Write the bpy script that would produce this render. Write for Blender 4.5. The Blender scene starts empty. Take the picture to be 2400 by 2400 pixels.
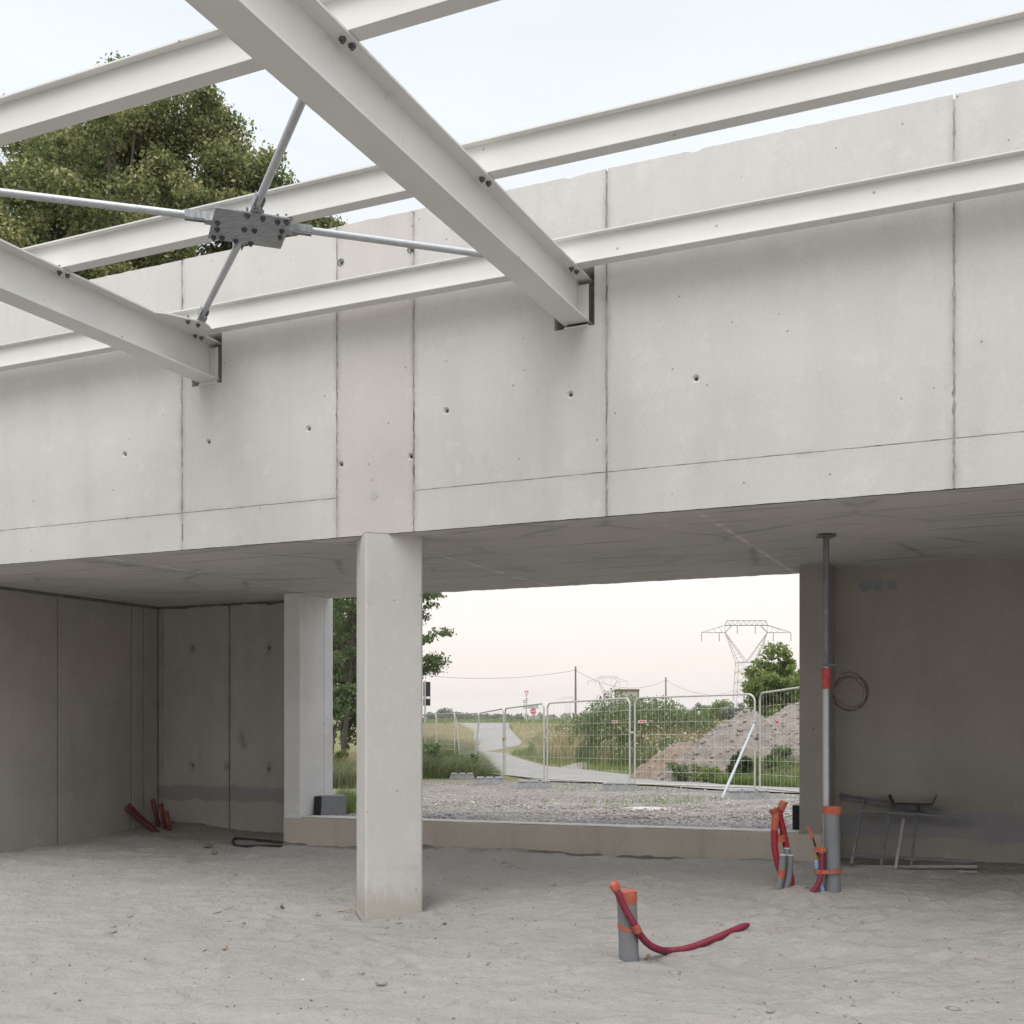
import bpy, bmesh, math, random
import numpy as np
from mathutils import Vector, Matrix, noise as mnoise
from mathutils.geometry import delaunay_2d_cdt

R = math.radians
rng = np.random.default_rng(7)
random.seed(7)
scene = bpy.context.scene
COL = scene.collection

# ------------------------------------------------------------------ measured frame of the place
F, HX, HY, EYE = 2635.0, 1200.0, 1688.0, 1.55        # focal length, principal point, eye height
CU, SU = 0.9105, 0.4136                               # the building is turned 24.4 degrees


def W(u, v, z=0.0):
    return Vector((u * CU + v * SU, -u * SU + v * CU, z))


def toUV(x, y):
    return CU * x - SU * y, SU * x + CU * y


def at(px, py, Y):
    return Vector(((px - HX) / F * Y, Y, EYE - (py - HY) / F * Y))


TP_Y = [0, 11, 14, 18, 23, 28.5, 36, 45, 60, 80, 110, 150, 200, 260, 400, 3000, 20000]
TP_Z = [.40, .40, .34, .20, .04, -.07, -.24, -.27, -.22, 0, .25, .66, 1.22, 1.36, 1.42, 1.46, 1.46]


def tz(Y):
    return np.interp(Y, TP_Y, TP_Z)


def ground(px, py):
    """the point of the outdoor ground seen at a pixel"""
    Y = np.concatenate([np.arange(11, 120, .05), np.arange(120, 900, .5)])
    d = (EYE - (py - HY) / F * Y) - tz(Y)
    i = int(np.argmax(d <= 0)) if (d <= 0).any() else len(Y) - 1
    return Vector(((px - HX) / F * Y[i], float(Y[i]), float(tz(Y[i]))))


# ------------------------------------------------------------------ numpy value noise
_perm = rng.random((256, 256))


def vnoise(x, y):
    xi = np.floor(x).astype(int); yi = np.floor(y).astype(int)
    fx = x - xi; fy = y - yi
    fx = fx * fx * (3 - 2 * fx); fy = fy * fy * (3 - 2 * fy)
    a = _perm[xi & 255, yi & 255]; b = _perm[(xi + 1) & 255, yi & 255]
    c = _perm[xi & 255, (yi + 1) & 255]; d = _perm[(xi + 1) & 255, (yi + 1) & 255]
    return (a * (1 - fx) + b * fx) * (1 - fy) + (c * (1 - fx) + d * fx) * fy - .5


def fbm(x, y, o=4):
    s = 0; a = 1
    for i in range(o):
        s = s + a * vnoise(x * 2 ** i + 17.3 * i, y * 2 ** i + 9.1 * i); a *= .5
    return s


# ------------------------------------------------------------------ materials
def _nt(name):
    m = bpy.data.materials.new(name); m.use_nodes = True
    nt = m.node_tree
    b = nt.nodes['Principled BSDF']
    return m, nt, b


def node(nt, t, **kw):
    n = nt.nodes.new(t)
    for k, v in kw.items():
        setattr(n, k, v)
    return n


def link(nt, a, b):
    nt.links.new(a, b)


def math_n(nt, op, a, b=None, c=None, clamp=False):
    n = node(nt, 'ShaderNodeMath', operation=op); n.use_clamp = clamp
    for i, s in enumerate((a, b, c)):
        if s is None:
            continue
        if isinstance(s, (int, float)):
            n.inputs[i].default_value = s
        else:
            link(nt, s, n.inputs[i])
    return n.outputs[0]


def mix_c(nt, fac, a, b, blend='MIX'):
    n = node(nt, 'ShaderNodeMix', data_type='RGBA', blend_type=blend)
    for s, i in ((fac, 0), (a, 6), (b, 7)):
        if isinstance(s, (int, float)):
            n.inputs[i].default_value = s
        elif isinstance(s, tuple):
            n.inputs[i].default_value = (*s, 1)
        else:
            link(nt, s, n.inputs[i])
    return n.outputs[2]


def ramp(nt, fac, lo, hi):
    n = node(nt, 'ShaderNodeMapRange'); n.clamp = True
    link(nt, fac, n.inputs[0]); n.inputs[1].default_value = lo; n.inputs[2].default_value = hi
    n.inputs[3].default_value = 0; n.inputs[4].default_value = 1
    return n.outputs[0]


def pos(nt):
    return node(nt, 'ShaderNodeNewGeometry').outputs['Position']


def noise(nt, vec, scale, detail=4, rough=.55, stretch=None):
    if stretch:
        mp = node(nt, 'ShaderNodeMapping'); mp.inputs['Scale'].default_value = stretch
        link(nt, vec, mp.inputs[0]); vec = mp.outputs[0]
    n = node(nt, 'ShaderNodeTexNoise'); n.inputs['Scale'].default_value = scale
    n.inputs['Detail'].default_value = detail; n.inputs['Roughness'].default_value = rough
    link(nt, vec, n.inputs['Vector'])
    return n.outputs['Fac']


def vor(nt, vec, scale, feature='F1'):
    n = node(nt, 'ShaderNodeTexVoronoi', feature=feature); n.inputs['Scale'].default_value = scale
    link(nt, vec, n.inputs['Vector'])
    return n


def bump(nt, b, h, strength, dist):
    n = node(nt, 'ShaderNodeBump'); n.inputs['Strength'].default_value = strength
    n.inputs['Distance'].default_value = dist
    link(nt, h, n.inputs['Height']); link(nt, n.outputs[0], b.inputs['Normal'])


def uv_coords(nt):
    """u, v, z of the building from world position"""
    mp = node(nt, 'ShaderNodeMapping', vector_type='POINT')
    mp.inputs['Rotation'].default_value = (0, 0, math.atan2(SU, CU))
    link(nt, pos(nt), mp.inputs[0])
    sp = node(nt, 'ShaderNodeSeparateXYZ'); link(nt, mp.outputs[0], sp.inputs[0])
    return mp.outputs[0], sp.outputs


def simple(name, c1, c2=None, scale=6, rough=.7, metal=0, bs=0, bd=.002, bscale=60, spec=.4):
    m, nt, b = _nt(name)
    c2 = c2 or tuple(x * .85 for x in c1)
    p = pos(nt)
    link(nt, mix_c(nt, ramp(nt, noise(nt, p, scale, 5), .3, .7), c1, c2), b.inputs['Base Color'])
    b.inputs['Roughness'].default_value = rough; b.inputs['Metallic'].default_value = metal
    b.inputs['Specular IOR Level'].default_value = spec
    if bs:
        bump(nt, b, noise(nt, p, bscale, 4), bs, bd)
    return m


def concrete(name, c1, c2, joints=(), tint=None, pits=1.0, rough=.85, jk=.75, hline=None, soffit=None, band=None, spots=(), foot=None):
    m, nt, b = _nt(name)
    uvec, (u, v, z) = uv_coords(nt)
    big = ramp(nt, noise(nt, uvec, .9, 6, .6), .3, .72)
    col = mix_c(nt, big, c1, c2)
    # cloudy blotches and pour streaks
    st = ramp(nt, noise(nt, uvec, 2.2, 5, .6, (1.6, 1.6, .22)), .48, .75)
    col = mix_c(nt, math_n(nt, 'MULTIPLY', st, .26), col, tuple(x * .78 for x in c2))
    cl = ramp(nt, noise(nt, uvec, 5.5, 6, .7), .55, .72)
    col = mix_c(nt, math_n(nt, 'MULTIPLY', cl, .26), col, tuple(min(1, x * 1.25) for x in c1))
    fine = ramp(nt, noise(nt, uvec, 38, 6, .8), .35, .68)
    col = mix_c(nt, math_n(nt, 'MULTIPLY', fine, .20), col, tuple(x * .6 for x in c2))
    if joints:
        dmin = None
        wob = math_n(nt, 'MULTIPLY', math_n(nt, 'SUBTRACT', noise(nt, uvec, 7, 3), .5), .03)
        uw = math_n(nt, 'ADD', u, wob)
        for j in joints:
            d = math_n(nt, 'ABSOLUTE', math_n(nt, 'SUBTRACT', uw, j))
            dmin = d if dmin is None else math_n(nt, 'MINIMUM', dmin, d)
        near = math_n(nt, 'SUBTRACT', 1.0, ramp(nt, dmin, .004, .06))
        near = math_n(nt, 'POWER', near, 1.6)
        k = math_n(nt, 'MULTIPLY', near, ramp(nt, noise(nt, uvec, 3, 5, .7, (1, 1, .8)), .35, .7))
        col = mix_c(nt, math_n(nt, 'MULTIPLY', k, jk), col, tuple(x * .5 for x in c2))
    if hline is not None:
        d = math_n(nt, 'ABSOLUTE', math_n(nt, 'SUBTRACT', z, hline))
        k = math_n(nt, 'MULTIPLY', math_n(nt, 'SUBTRACT', 1.0, ramp(nt, d, .003, .05)),
                   ramp(nt, noise(nt, uvec, 4, 5, .7), .45, .75))
        col = mix_c(nt, math_n(nt, 'MULTIPLY', k, .35), col, tuple(x * .55 for x in c2))
    if soffit:
        wob = math_n(nt, 'MULTIPLY', math_n(nt, 'SUBTRACT', noise(nt, uvec, 3, 3), .5), .03)
        for j in soffit:
            d = math_n(nt, 'ABSOLUTE', math_n(nt, 'SUBTRACT', math_n(nt, 'ADD', u, wob), j))
            k = math_n(nt, 'SUBTRACT', 1.0, ramp(nt, d, .012, .03))
            k = math_n(nt, 'MULTIPLY', k, ramp(nt, noise(nt, uvec, 5, 4), .35, .6))
            col = mix_c(nt, math_n(nt, 'MULTIPLY', k, .65), col, tuple(min(1, x * 1.4) for x in c1))
        # plank lines and water cracks
        wv = node(nt, 'ShaderNodeTexWave', wave_type='BANDS', bands_direction='Y')
        wv.inputs['Scale'].default_value = .62; wv.inputs['Distortion'].default_value = 2.2
        wv.inputs['Detail'].default_value = 3; wv.inputs['Detail Scale'].default_value = .7
        link(nt, uvec, wv.inputs['Vector'])
        k = math_n(nt, 'MULTIPLY', math_n(nt, 'GREATER_THAN', wv.outputs['Fac'], .985), ramp(nt, noise(nt, uvec, 1.7, 4), .44, .6))
        col = mix_c(nt, math_n(nt, 'MULTIPLY', k, .5), col, tuple(x * .4 for x in c2))
        cr = vor(nt, uvec, .8, 'DISTANCE_TO_EDGE')
        nz = noise(nt, uvec, 4, 4)
        k = math_n(nt, 'MULTIPLY', math_n(nt, 'SUBTRACT', 1.0, ramp(nt, math_n(nt, 'ADD', cr.outputs['Distance'], math_n(nt, 'MULTIPLY', nz, .03)), .012, .05)),
                   ramp(nt, noise(nt, uvec, .9, 3), .44, .58))
        col = mix_c(nt, math_n(nt, 'MULTIPLY', k, .55), col, tuple(x * .45 for x in c2))
    if band:
        # a trowelled grey bitumen coat with ragged edges: real paint on the foot of the wall
        nzz = math_n(nt, 'MULTIPLY', math_n(nt, 'SUBTRACT', noise(nt, uvec, 2.6, 6, .65, (1, 1, 2)), .5), .22)
        zz = math_n(nt, 'ADD', z, nzz)
        k = math_n(nt, 'MULTIPLY', ramp(nt, zz, band[0], band[0] + .012), math_n(nt, 'SUBTRACT', 1.0, ramp(nt, zz, band[1], band[1] + .03)))
        col = mix_c(nt, math_n(nt, 'MULTIPLY', k, .6), col, (.22, .225, .25))
    # grout runs and formwork rub marks
    rm = ramp(nt, noise(nt, uvec, 3.6, 8, .85, (1.2, 1.2, .7)), .57, .68)
    col = mix_c(nt, math_n(nt, 'MULTIPLY', rm, .20), col, tuple(x * .55 for x in c2))
    if foot:
        zz = math_n(nt, 'ADD', z, math_n(nt, 'MULTIPLY', math_n(nt, 'SUBTRACT', noise(nt, uvec, 9, 5, .7, (1, 1, .5)), .5), .45))
        k = math_n(nt, 'SUBTRACT', 1.0, ramp(nt, zz, foot - .12, foot + .06))
        col = mix_c(nt, math_n(nt, 'MULTIPLY', k, .6), col, (.36, .32, .275))
    for (su, szz) in spots:
        d = math_n(nt, 'ADD', math_n(nt, 'POWER', math_n(nt, 'SUBTRACT', u, su), 2.0), math_n(nt, 'MULTIPLY', math_n(nt, 'POWER', math_n(nt, 'SUBTRACT', z, szz), 2.0), .5))
        d = math_n(nt, 'ADD', math_n(nt, 'SQRT', d), math_n(nt, 'MULTIPLY', math_n(nt, 'SUBTRACT', noise(nt, uvec, 12, 4), .5), .12))
        k = math_n(nt, 'SUBTRACT', 1.0, ramp(nt, d, .01, .07))
        col = mix_c(nt, math_n(nt, 'MULTIPLY', k, .5), col, tuple(x * .45 for x in c2))
    if pits:
        vv = vor(nt, uvec, 9)
        wn = node(nt, 'ShaderNodeTexWhiteNoise'); link(nt, vv.outputs['Position'], wn.inputs['Vector'])
        k = math_n(nt, 'MULTIPLY', math_n(nt, 'LESS_THAN', vv.outputs['Distance'], .075), math_n(nt, 'GREATER_THAN', wn.outputs['Value'], .72))
        col = mix_c(nt, math_n(nt, 'MULTIPLY', k, .65 * pits), col, tuple(x * .3 for x in c2))
        vv = vor(nt, uvec, 26)
        wn = node(nt, 'ShaderNodeTexWhiteNoise'); link(nt, vv.outputs['Position'], wn.inputs['Vector'])
        k = math_n(nt, 'MULTIPLY', math_n(nt, 'LESS_THAN', vv.outputs['Distance'], .08), math_n(nt, 'GREATER_THAN', wn.outputs['Value'], .8))
        col = mix_c(nt, math_n(nt, 'MULTIPLY', k, .4 * pits), col, tuple(x * .35 for x in c2))
    link(nt, col, b.inputs['Base Color'])
    b.inputs['Roughness'].default_value = rough; b.inputs['Specular IOR Level'].default_value = .25
    h = math_n(nt, 'ADD', math_n(nt, 'MULTIPLY', noise(nt, uvec, 45, 4), .5), noise(nt, uvec, 4, 4))
    bump(nt, b, h, .25, .006)
    return m


def leafmat(name, cols, trans=.35, scale=1.2):
    m, nt, b = _nt(name)
    g = node(nt, 'ShaderNodeNewGeometry')
    cr = node(nt, 'ShaderNodeValToRGB'); cr.color_ramp.interpolation = 'LINEAR'
    els = cr.color_ramp.elements
    while len(els) < len(cols):
        els.new(.5)
    for i, c in enumerate(cols):
        els[i].position = i / max(1, len(cols) - 1); els[i].color = (*c, 1)
    nz = noise(nt, g.outputs['Position'], scale, 3)
    f = math_n(nt, 'ADD', math_n(nt, 'MULTIPLY', g.outputs['Random Per Island'], .65), math_n(nt, 'MULTIPLY', math_n(nt, 'SUBTRACT', nz, .5), 1.2))
    f = math_n(nt, 'ADD', f, .17, clamp=True)
    link(nt, f, cr.inputs[0])
    link(nt, cr.outputs[0], b.inputs['Base Color'])
    b.inputs['Roughness'].default_value = .6; b.inputs['Specular IOR Level'].default_value = .25
    tr = node(nt, 'ShaderNodeBsdfTranslucent'); link(nt, cr.outputs[0], tr.inputs['Color'])
    mx = node(nt, 'ShaderNodeMixShader'); mx.inputs[0].default_value = trans
    link(nt, b.outputs[0], mx.inputs[1]); link(nt, tr.outputs[0], mx.inputs[2])
    out = nt.nodes['Material Output']; link(nt, mx.outputs[0], out.inputs['Surface'])
    return m


JU = [-13.85, -9.9, -8.96, -6.65, -5.06, -4.348, -2.748, -.4, 1.15, 2.6]
M = {}
JB = -9.16
HAZE = .00028
M['wall'] = concrete('pale_concrete', (.575, .565, .545), (.505, .496, .477), joints=JU, hline=3.35)
M['strip'] = concrete('warm_concrete', (.55, .53, .50), (.485, .468, .44), joints=JU)
M['conc'] = concrete('column_concrete', (.575, .563, .54), (.505, .494, .47), pits=1, hline=.37, foot=.20)
M['pier'] = concrete('lit_pier_concrete', (.74, .74, .735), (.62, .62, .615), pits=1.4)  # raised tone carries the light from the opening on the left pier
M['pier_shaded'] = concrete('shaded_pier_concrete', (.37, .345, .315), (.29, .27, .245), pits=1.2)  # darker copy of the pier concrete, shade put into its colour
M['curb'] = concrete('threshold_concrete', (.56, .505, .445), (.47, .42, .365), joints=(-7.2, -5.9, -4.95, -4.0, -2.9), pits=.8, jk=.3)
M['soffit'] = concrete('soffit_concrete', (.60, .58, .545), (.49, .475, .445), soffit=(-10.3, -7.57, -4.78, -2.1, .6), pits=.4)
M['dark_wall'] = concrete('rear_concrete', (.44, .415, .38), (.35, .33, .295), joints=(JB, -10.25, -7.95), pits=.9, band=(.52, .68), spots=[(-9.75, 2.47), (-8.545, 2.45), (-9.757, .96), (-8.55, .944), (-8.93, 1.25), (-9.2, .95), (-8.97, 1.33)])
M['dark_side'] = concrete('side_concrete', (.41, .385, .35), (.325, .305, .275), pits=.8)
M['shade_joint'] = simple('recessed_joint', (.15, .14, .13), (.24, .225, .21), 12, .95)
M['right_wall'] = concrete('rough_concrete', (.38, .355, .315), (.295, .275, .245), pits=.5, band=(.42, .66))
M['joint'] = simple('joint_mortar', (.13, .12, .11), (.46, .44, .405), 9, .95)
M['plug'] = simple('mortar_plug', (.47, .47, .46), (.40, .40, .39), 30, .9)
M['white_slip'] = simple('pale_screed', (.66, .65, .62), (.5, .49, .46), 9, .9)


def paint():
    m, nt, b = _nt('white_primer_paint')
    p = pos(nt)
    col = mix_c(nt, ramp(nt, noise(nt, p, 1.3, 4), .35, .7), (.66, .655, .63), (.60, .60, .575))
    k = ramp(nt, noise(nt, p, 4, 7, .8), .61, .70)
    col = mix_c(nt, math_n(nt, 'MULTIPLY', k, .42), col, (.42, .40, .37))
    vv = vor(nt, p, 7)
    wn = node(nt, 'ShaderNodeTexWhiteNoise'); link(nt, vv.outputs['Position'], wn.inputs['Vector'])
    k = math_n(nt, 'MULTIPLY', math_n(nt, 'LESS_THAN', vv.outputs['Distance'], .07), math_n(nt, 'GREATER_THAN', wn.outputs['Value'], .72))
    col = mix_c(nt, math_n(nt, 'MULTIPLY', k, .65), col, (.2, .15, .11))
    sc_ = ramp(nt, noise(nt, p, 26, 3, .6, (1, 1, .12)), .70, .76)
    col = mix_c(nt, math_n(nt, 'MULTIPLY', sc_, .3), col, (.45, .43, .40))
    link(nt, col, b.inputs['Base Color'])
    b.inputs['Roughness'].default_value = .5; b.inputs['Specular IOR Level'].default_value = .35
    bump(nt, b, noise(nt, p, 120, 2), .06, .002)
    return m


M['paint'] = paint()


def galv():
    m, nt, b = _nt('galvanised_steel')
    p = pos(nt)
    k = ramp(nt, noise(nt, p, 22, 5, .65, (1, 3, 3)), .3, .7)
    k2 = math_n(nt, 'MULTIPLY', ramp(nt, noise(nt, p, 160, 3), .3, .7), .4)
    col = mix_c(nt, k, (.33, .35, .37), (.47, .49, .51))
    col = mix_c(nt, k2, col, (.62, .64, .65))
    link(nt, col, b.inputs['Base Color'])
    b.inputs['Metallic'].default_value = .55
    link(nt, math_n(nt, 'ADD', math_n(nt, 'MULTIPLY', k, .15), .42), b.inputs['Roughness'])
    bump(nt, b, noise(nt, p, 90, 3), .15, .002)
    return m


M['galv'] = galv()


def platemat():
    m, nt, b = _nt('streaky_zinc_plate')
    uvec, _ = uv_coords(nt)
    k = ramp(nt, noise(nt, uvec, 9, 6, .7, (1, 7, 1)), .34, .66)
    col = mix_c(nt, k, (.20, .21, .225), (.40, .42, .44))  # streaky zinc, with the shade of facing down put into its darker tone
    link(nt, col, b.inputs['Base Color']); b.inputs['Roughness'].default_value = .55; b.inputs['Metallic'].default_value = .35
    return m


M['plate'] = platemat()
M['bolt'] = simple('dark_zinc_bolt', (.10, .105, .115), (.16, .165, .175), 60, .5, .6)
M['black'] = simple('black_rubber', (.02, .02, .025), (.035, .035, .04), 20, .7)
M['fence'] = simple('fence_galvanised', (.52, .51, .49), (.42, .41, .39), 10, .5, .3)
M['wire'] = simple('fence_wire', (.62, .62, .58), (.5, .5, .47), 10, .5, .2)
M['foot'] = simple('fence_foot_concrete', (.30, .30, .305), (.21, .21, .215), 12, .9, bs=.4, bd=.01)
M['tape'] = simple('orange_tape', (.44, .125, .075), (.33, .075, .045), 22, .6, bs=.5, bd=.004, bscale=45)
M['red_duct'] = simple('red_duct', (.175, .011, .034), (.21, .03, .052), 9, .5)
M['bright_duct'] = simple('bright_red_duct', (.33, .016, .035), (.25, .013, .028), 8, .5)
M['dusty_duct'] = simple('dusty_red_duct', (.30, .035, .055), (.22, .025, .04), 8, .75)
M['pvc'] = simple('grey_pvc', (.175, .182, .195), (.145, .152, .163), 5, .45, spec=.5)
M['pvc_rim'] = simple('cut_pvc_rim', (.5, .51, .52), None, 9, .6)
M['blue_duct'] = simple('blue_duct', (.25, .36, .52), (.19, .28, .42), 8, .5)
M['shade_tape'] = simple('shade_toned_tape', (.17, .045, .03), (.12, .03, .025), 12, .7)  # tape colour darkened to carry the shade of the left corner
M['shade_duct'] = simple('shade_toned_red_duct', (.12, .02, .025), (.085, .016, .02), 12, .7)  # red conduit colour with the deep corner's shade put in
M['foam'] = simple('ochre_foam', (.42, .27, .08), (.3, .19, .06), 40, .9, bs=.8, bd=.01)
M['red_paint'] = simple('scuffed_red_paint', (.36, .03, .04), (.45, .10, .09), 30, .55)
M['steel'] = simple('raw_steel', (.22, .22, .235), (.15, .15, .16), 14, .5, .5)
M['pale_steel'] = simple('pale_steel_tube', (.40, .39, .40), (.32, .31, .32), 14, .5, .4)
M['rust'] = simple('rusty_wire', (.05, .045, .045), (.09, .06, .045), 30, .7, .3)
M['slate'] = simple('blue_grey_board', (.27, .29, .32), (.225, .24, .27), 7, .8)
M['bitumen'] = simple('bitumen_black', (.025, .024, .032), (.04, .04, .05), 30, .8)
M['bark'] = simple('bark', (.12, .10, .085), (.065, .055, .045), 9, .95, bs=1, bd=.03, bscale=14)
M['pole_wood'] = simple('pole_wood', (.20, .15, .12), (.14, .105, .085), 5, .9)
M['pylon'] = simple('pylon_steel', (.20, .21, .215), (.16, .165, .17), 1, .6, .2)
M['sign_red'] = simple('sign_red', (.48, .02, .05), (.44, .02, .045), 1, .5)
M['sign_white'] = simple('sign_white', (.78, .78, .76), (.72, .72, .70), 1, .5)
M['sign_grey'] = simple('sign_back_grey', (.40, .41, .40), (.34, .35, .34), 1, .6)
M['board'] = simple('weathered_board', (.44, .42, .385), (.36, .34, .31), 3, .9)
M['frame_wood'] = simple('frame_wood', (.25, .20, .165), (.19, .15, .12), 4, .9)
M['dark_sign'] = simple('dark_sign', (.02, .018, .025), (.03, .027, .035), 2, .6)
M['stone'] = simple('dark_stone', (.10, .10, .105), (.14, .14, .14), 20, .9)
M['wood'] = simple('pale_wood', (.50, .43, .34), (.38, .32, .24), 25, .9)
M['dead_leaf'] = simple('dead_leaf', (.33, .20, .08), (.22, .11, .05), 30, .9)
M['clod'] = simple('olive_clod', (.13, .12, .085), (.2, .18, .13), 30, .95)


def sandmat():
    m, nt, b = _nt('fine_grey_sand')
    p = pos(nt)
    uvec, (u, v, z) = uv_coords(nt)
    col = mix_c(nt, ramp(nt, noise(nt, p, .8, 6, .6), .3, .7), (.405, .385, .365), (.34, .324, .308))
    damp = math_n(nt, 'MULTIPLY', ramp(nt, math_n(nt, 'ADD', v, math_n(nt, 'MULTIPLY', noise(nt, p, 2.5, 5), .5)), 10.78, 10.88), .8)
    col = mix_c(nt, damp, col, (.235, .205, .175))
    wet = ramp(nt, noise(nt, p, .55, 6, .7), .56, .66)
    col = mix_c(nt, math_n(nt, 'MULTIPLY', wet, .22), col, (.24, .225, .205))
    sp2 = ramp(nt, noise(nt, p, 6, 6, .75, (1, 2.2, 1)), .4, .68)
    col = mix_c(nt, math_n(nt, 'MULTIPLY', sp2, .4), col, (.27, .257, .24))
    g = ramp(nt, noise(nt, p, 140, 3, .8), .25, .75)
    col = mix_c(nt, math_n(nt, 'MULTIPLY', g, .3), col, (.24, .23, .215))
    g = ramp(nt, noise(nt, p, 420, 1, .8), .62, .7)
    col = mix_c(nt, math_n(nt, 'MULTIPLY', g, .5), col, (.62, .61, .59))
    vv = vor(nt, p, 30)
    wn = node(nt, 'ShaderNodeTexWhiteNoise'); link(nt, vv.outputs['Position'], wn.inputs['Vector'])
    k = math_n(nt, 'MULTIPLY', math_n(nt, 'LESS_THAN', vv.outputs['Distance'], .12), math_n(nt, 'GREATER_THAN', wn.outputs['Value'], .9))
    col = mix_c(nt, math_n(nt, 'MULTIPLY', k, .6), col, (.14, .125, .11))
    link(nt, col, b.inputs['Base Color'])
    b.inputs['Roughness'].default_value = .95; b.inputs['Specular IOR Level'].default_value = .1
    h = math_n(nt, 'ADD', noise(nt, p, 22, 6, .65), math_n(nt, 'MULTIPLY', noise(nt, p, 150, 2), .25))
    bump(nt, b, h, 1, .028)
    return m


M['sand'] = sandmat()
M['pale_sand'] = simple('pale_sand', (.50, .47, .43), (.42, .39, .36), 6, .95, bs=.6, bd=.01)


def groundmat():
    m, nt, b = _nt('gravel_and_earth')
    p = pos(nt)
    sp = node(nt, 'ShaderNodeSeparateXYZ'); link(nt, p, sp.inputs[0])
    gv = mix_c(nt, ramp(nt, noise(nt, p, 1.1, 6, .65), .35, .65), (.29, .27, .25), (.22, .205, .19))
    vv = vor(nt, p, 28)
    hs = node(nt, 'ShaderNodeHueSaturation'); hs.inputs['Saturation'].default_value = .12
    link(nt, vv.outputs['Color'], hs.inputs['Color'])
    gv = mix_c(nt, .35, gv, hs.outputs[0], 'MULTIPLY')
    earth = mix_c(nt, ramp(nt, noise(nt, p, .35, 6, .65), .35, .65), (.13, .15, .065), (.22, .20, .11))
    k = ramp(nt, math_n(nt, 'ADD', sp.outputs[1], math_n(nt, 'MULTIPLY', noise(nt, p, .5, 4), 5)), 31, 36)
    col = mix_c(nt, k, gv, earth)
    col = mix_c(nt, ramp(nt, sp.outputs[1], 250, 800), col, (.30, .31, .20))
    link(nt, col, b.inputs['Base Color'])
    b.inputs['Roughness'].default_value = .95; b.inputs['Specular IOR Level'].default_value = .1
    bump(nt, b, math_n(nt, 'ADD', math_n(nt, 'MULTIPLY', vv.outputs['Distance'], -1), noise(nt, p, 9, 5)), .6, .03)
    return m


M['ground'] = groundmat()
M['road'] = simple('dusty_road', (.285, .278, .265), (.225, .22, .21), 1.3, .95, bs=.3, bd=.01, bscale=30)
M['gravel'] = leafmat('gravel_stones', [(.16, .145, .13), (.28, .26, .24), (.42, .39, .365)], 0)
M['coarse'] = leafmat('coarse_purple_gravel', [(.18, .155, .165), (.30, .265, .275), (.48, .46, .45)], 0)
M['rubble'] = leafmat('heap_rubble', [(.12, .105, .092), (.22, .195, .175), (.34, .315, .29)], 0)
M['pile'] = simple('gravelly_soil', (.27, .24, .215), (.17, .15, .135), 3.2, .95, bs=1, bd=.05, bscale=18)
M['soil'] = simple('brown_soil', (.25, .195, .15), (.15, .115, .09), 4, .95, bs=1, bd=.05, bscale=12)
M['bank'] = simple('bank_earth', (.16, .15, .075), (.24, .20, .11), 1.1, .95)
M['debris'] = leafmat('sand_litter', [(.05, .045, .04), (.16, .13, .10), (.30, .27, .24), (.6, .58, .55)], 0)
M['linden'] = leafmat('linden_leaf', [(.055, .085, .03), (.115, .15, .05), (.25, .265, .10), (.60, .56, .32)], .4, 1.3)
M['acacia'] = leafmat('acacia_leaf', [(.08, .13, .06), (.14, .20, .085), (.22, .27, .12)], .45)
M['walnut'] = leafmat('broad_leaf', [(.11, .16, .045), (.18, .24, .065), (.28, .33, .12)], .42)
M['dark_leaf'] = leafmat('dark_leaf', [(.035, .055, .022), (.065, .09, .035), (.10, .13, .05)], .35)
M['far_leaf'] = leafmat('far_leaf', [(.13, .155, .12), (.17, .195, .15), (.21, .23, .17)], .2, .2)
M['shrub'] = leafmat('shrub_leaf', [(.07, .12, .045), (.12, .18, .065), (.19, .25, .10)], .4)
M['dry'] = leafmat('dry_grass', [(.27, .23, .12), (.40, .35, .20), (.52, .46, .30)], .3, .5)
M['green'] = leafmat('green_grass', [(.085, .14, .035), (.15, .21, .06), (.23, .27, .10)], .35, .5)
M['umbel'] = leafmat('white_umbel', [(.6, .6, .55), (.75, .74, .68)], .3)
M['pale_green'] = leafmat('pale_green_grass', [(.15, .19, .07), (.26, .29, .13), (.38, .37, .20)], .4, .5)
M['weed'] = leafmat('bank_weed', [(.09, .135, .06), (.155, .205, .095), (.26, .285, .15)], .4, .5)
M['bluegrass'] = leafmat('dark_tussock', [(.10, .135, .06), (.17, .20, .095), (.30, .30, .16)], .4, .5)


# ------------------------------------------------------------------ objects
def tag(o, label=None, cat=None, group=None, kind=None):
    if label: o['label'] = label
    if cat: o['category'] = cat
    if group: o['group'] = group
    if kind: o['kind'] = kind
    return o


def wloc(o):
    l = Vector((0, 0, 0))
    while o is not None:
        l = l + o.location; o = o.parent
    return l


def thing(name, loc, label, cat, group=None):
    o = bpy.data.objects.new(name, None); o.empty_display_size = .2
    COL.objects.link(o); o.location = loc
    return tag(o, label, cat, group)


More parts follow.
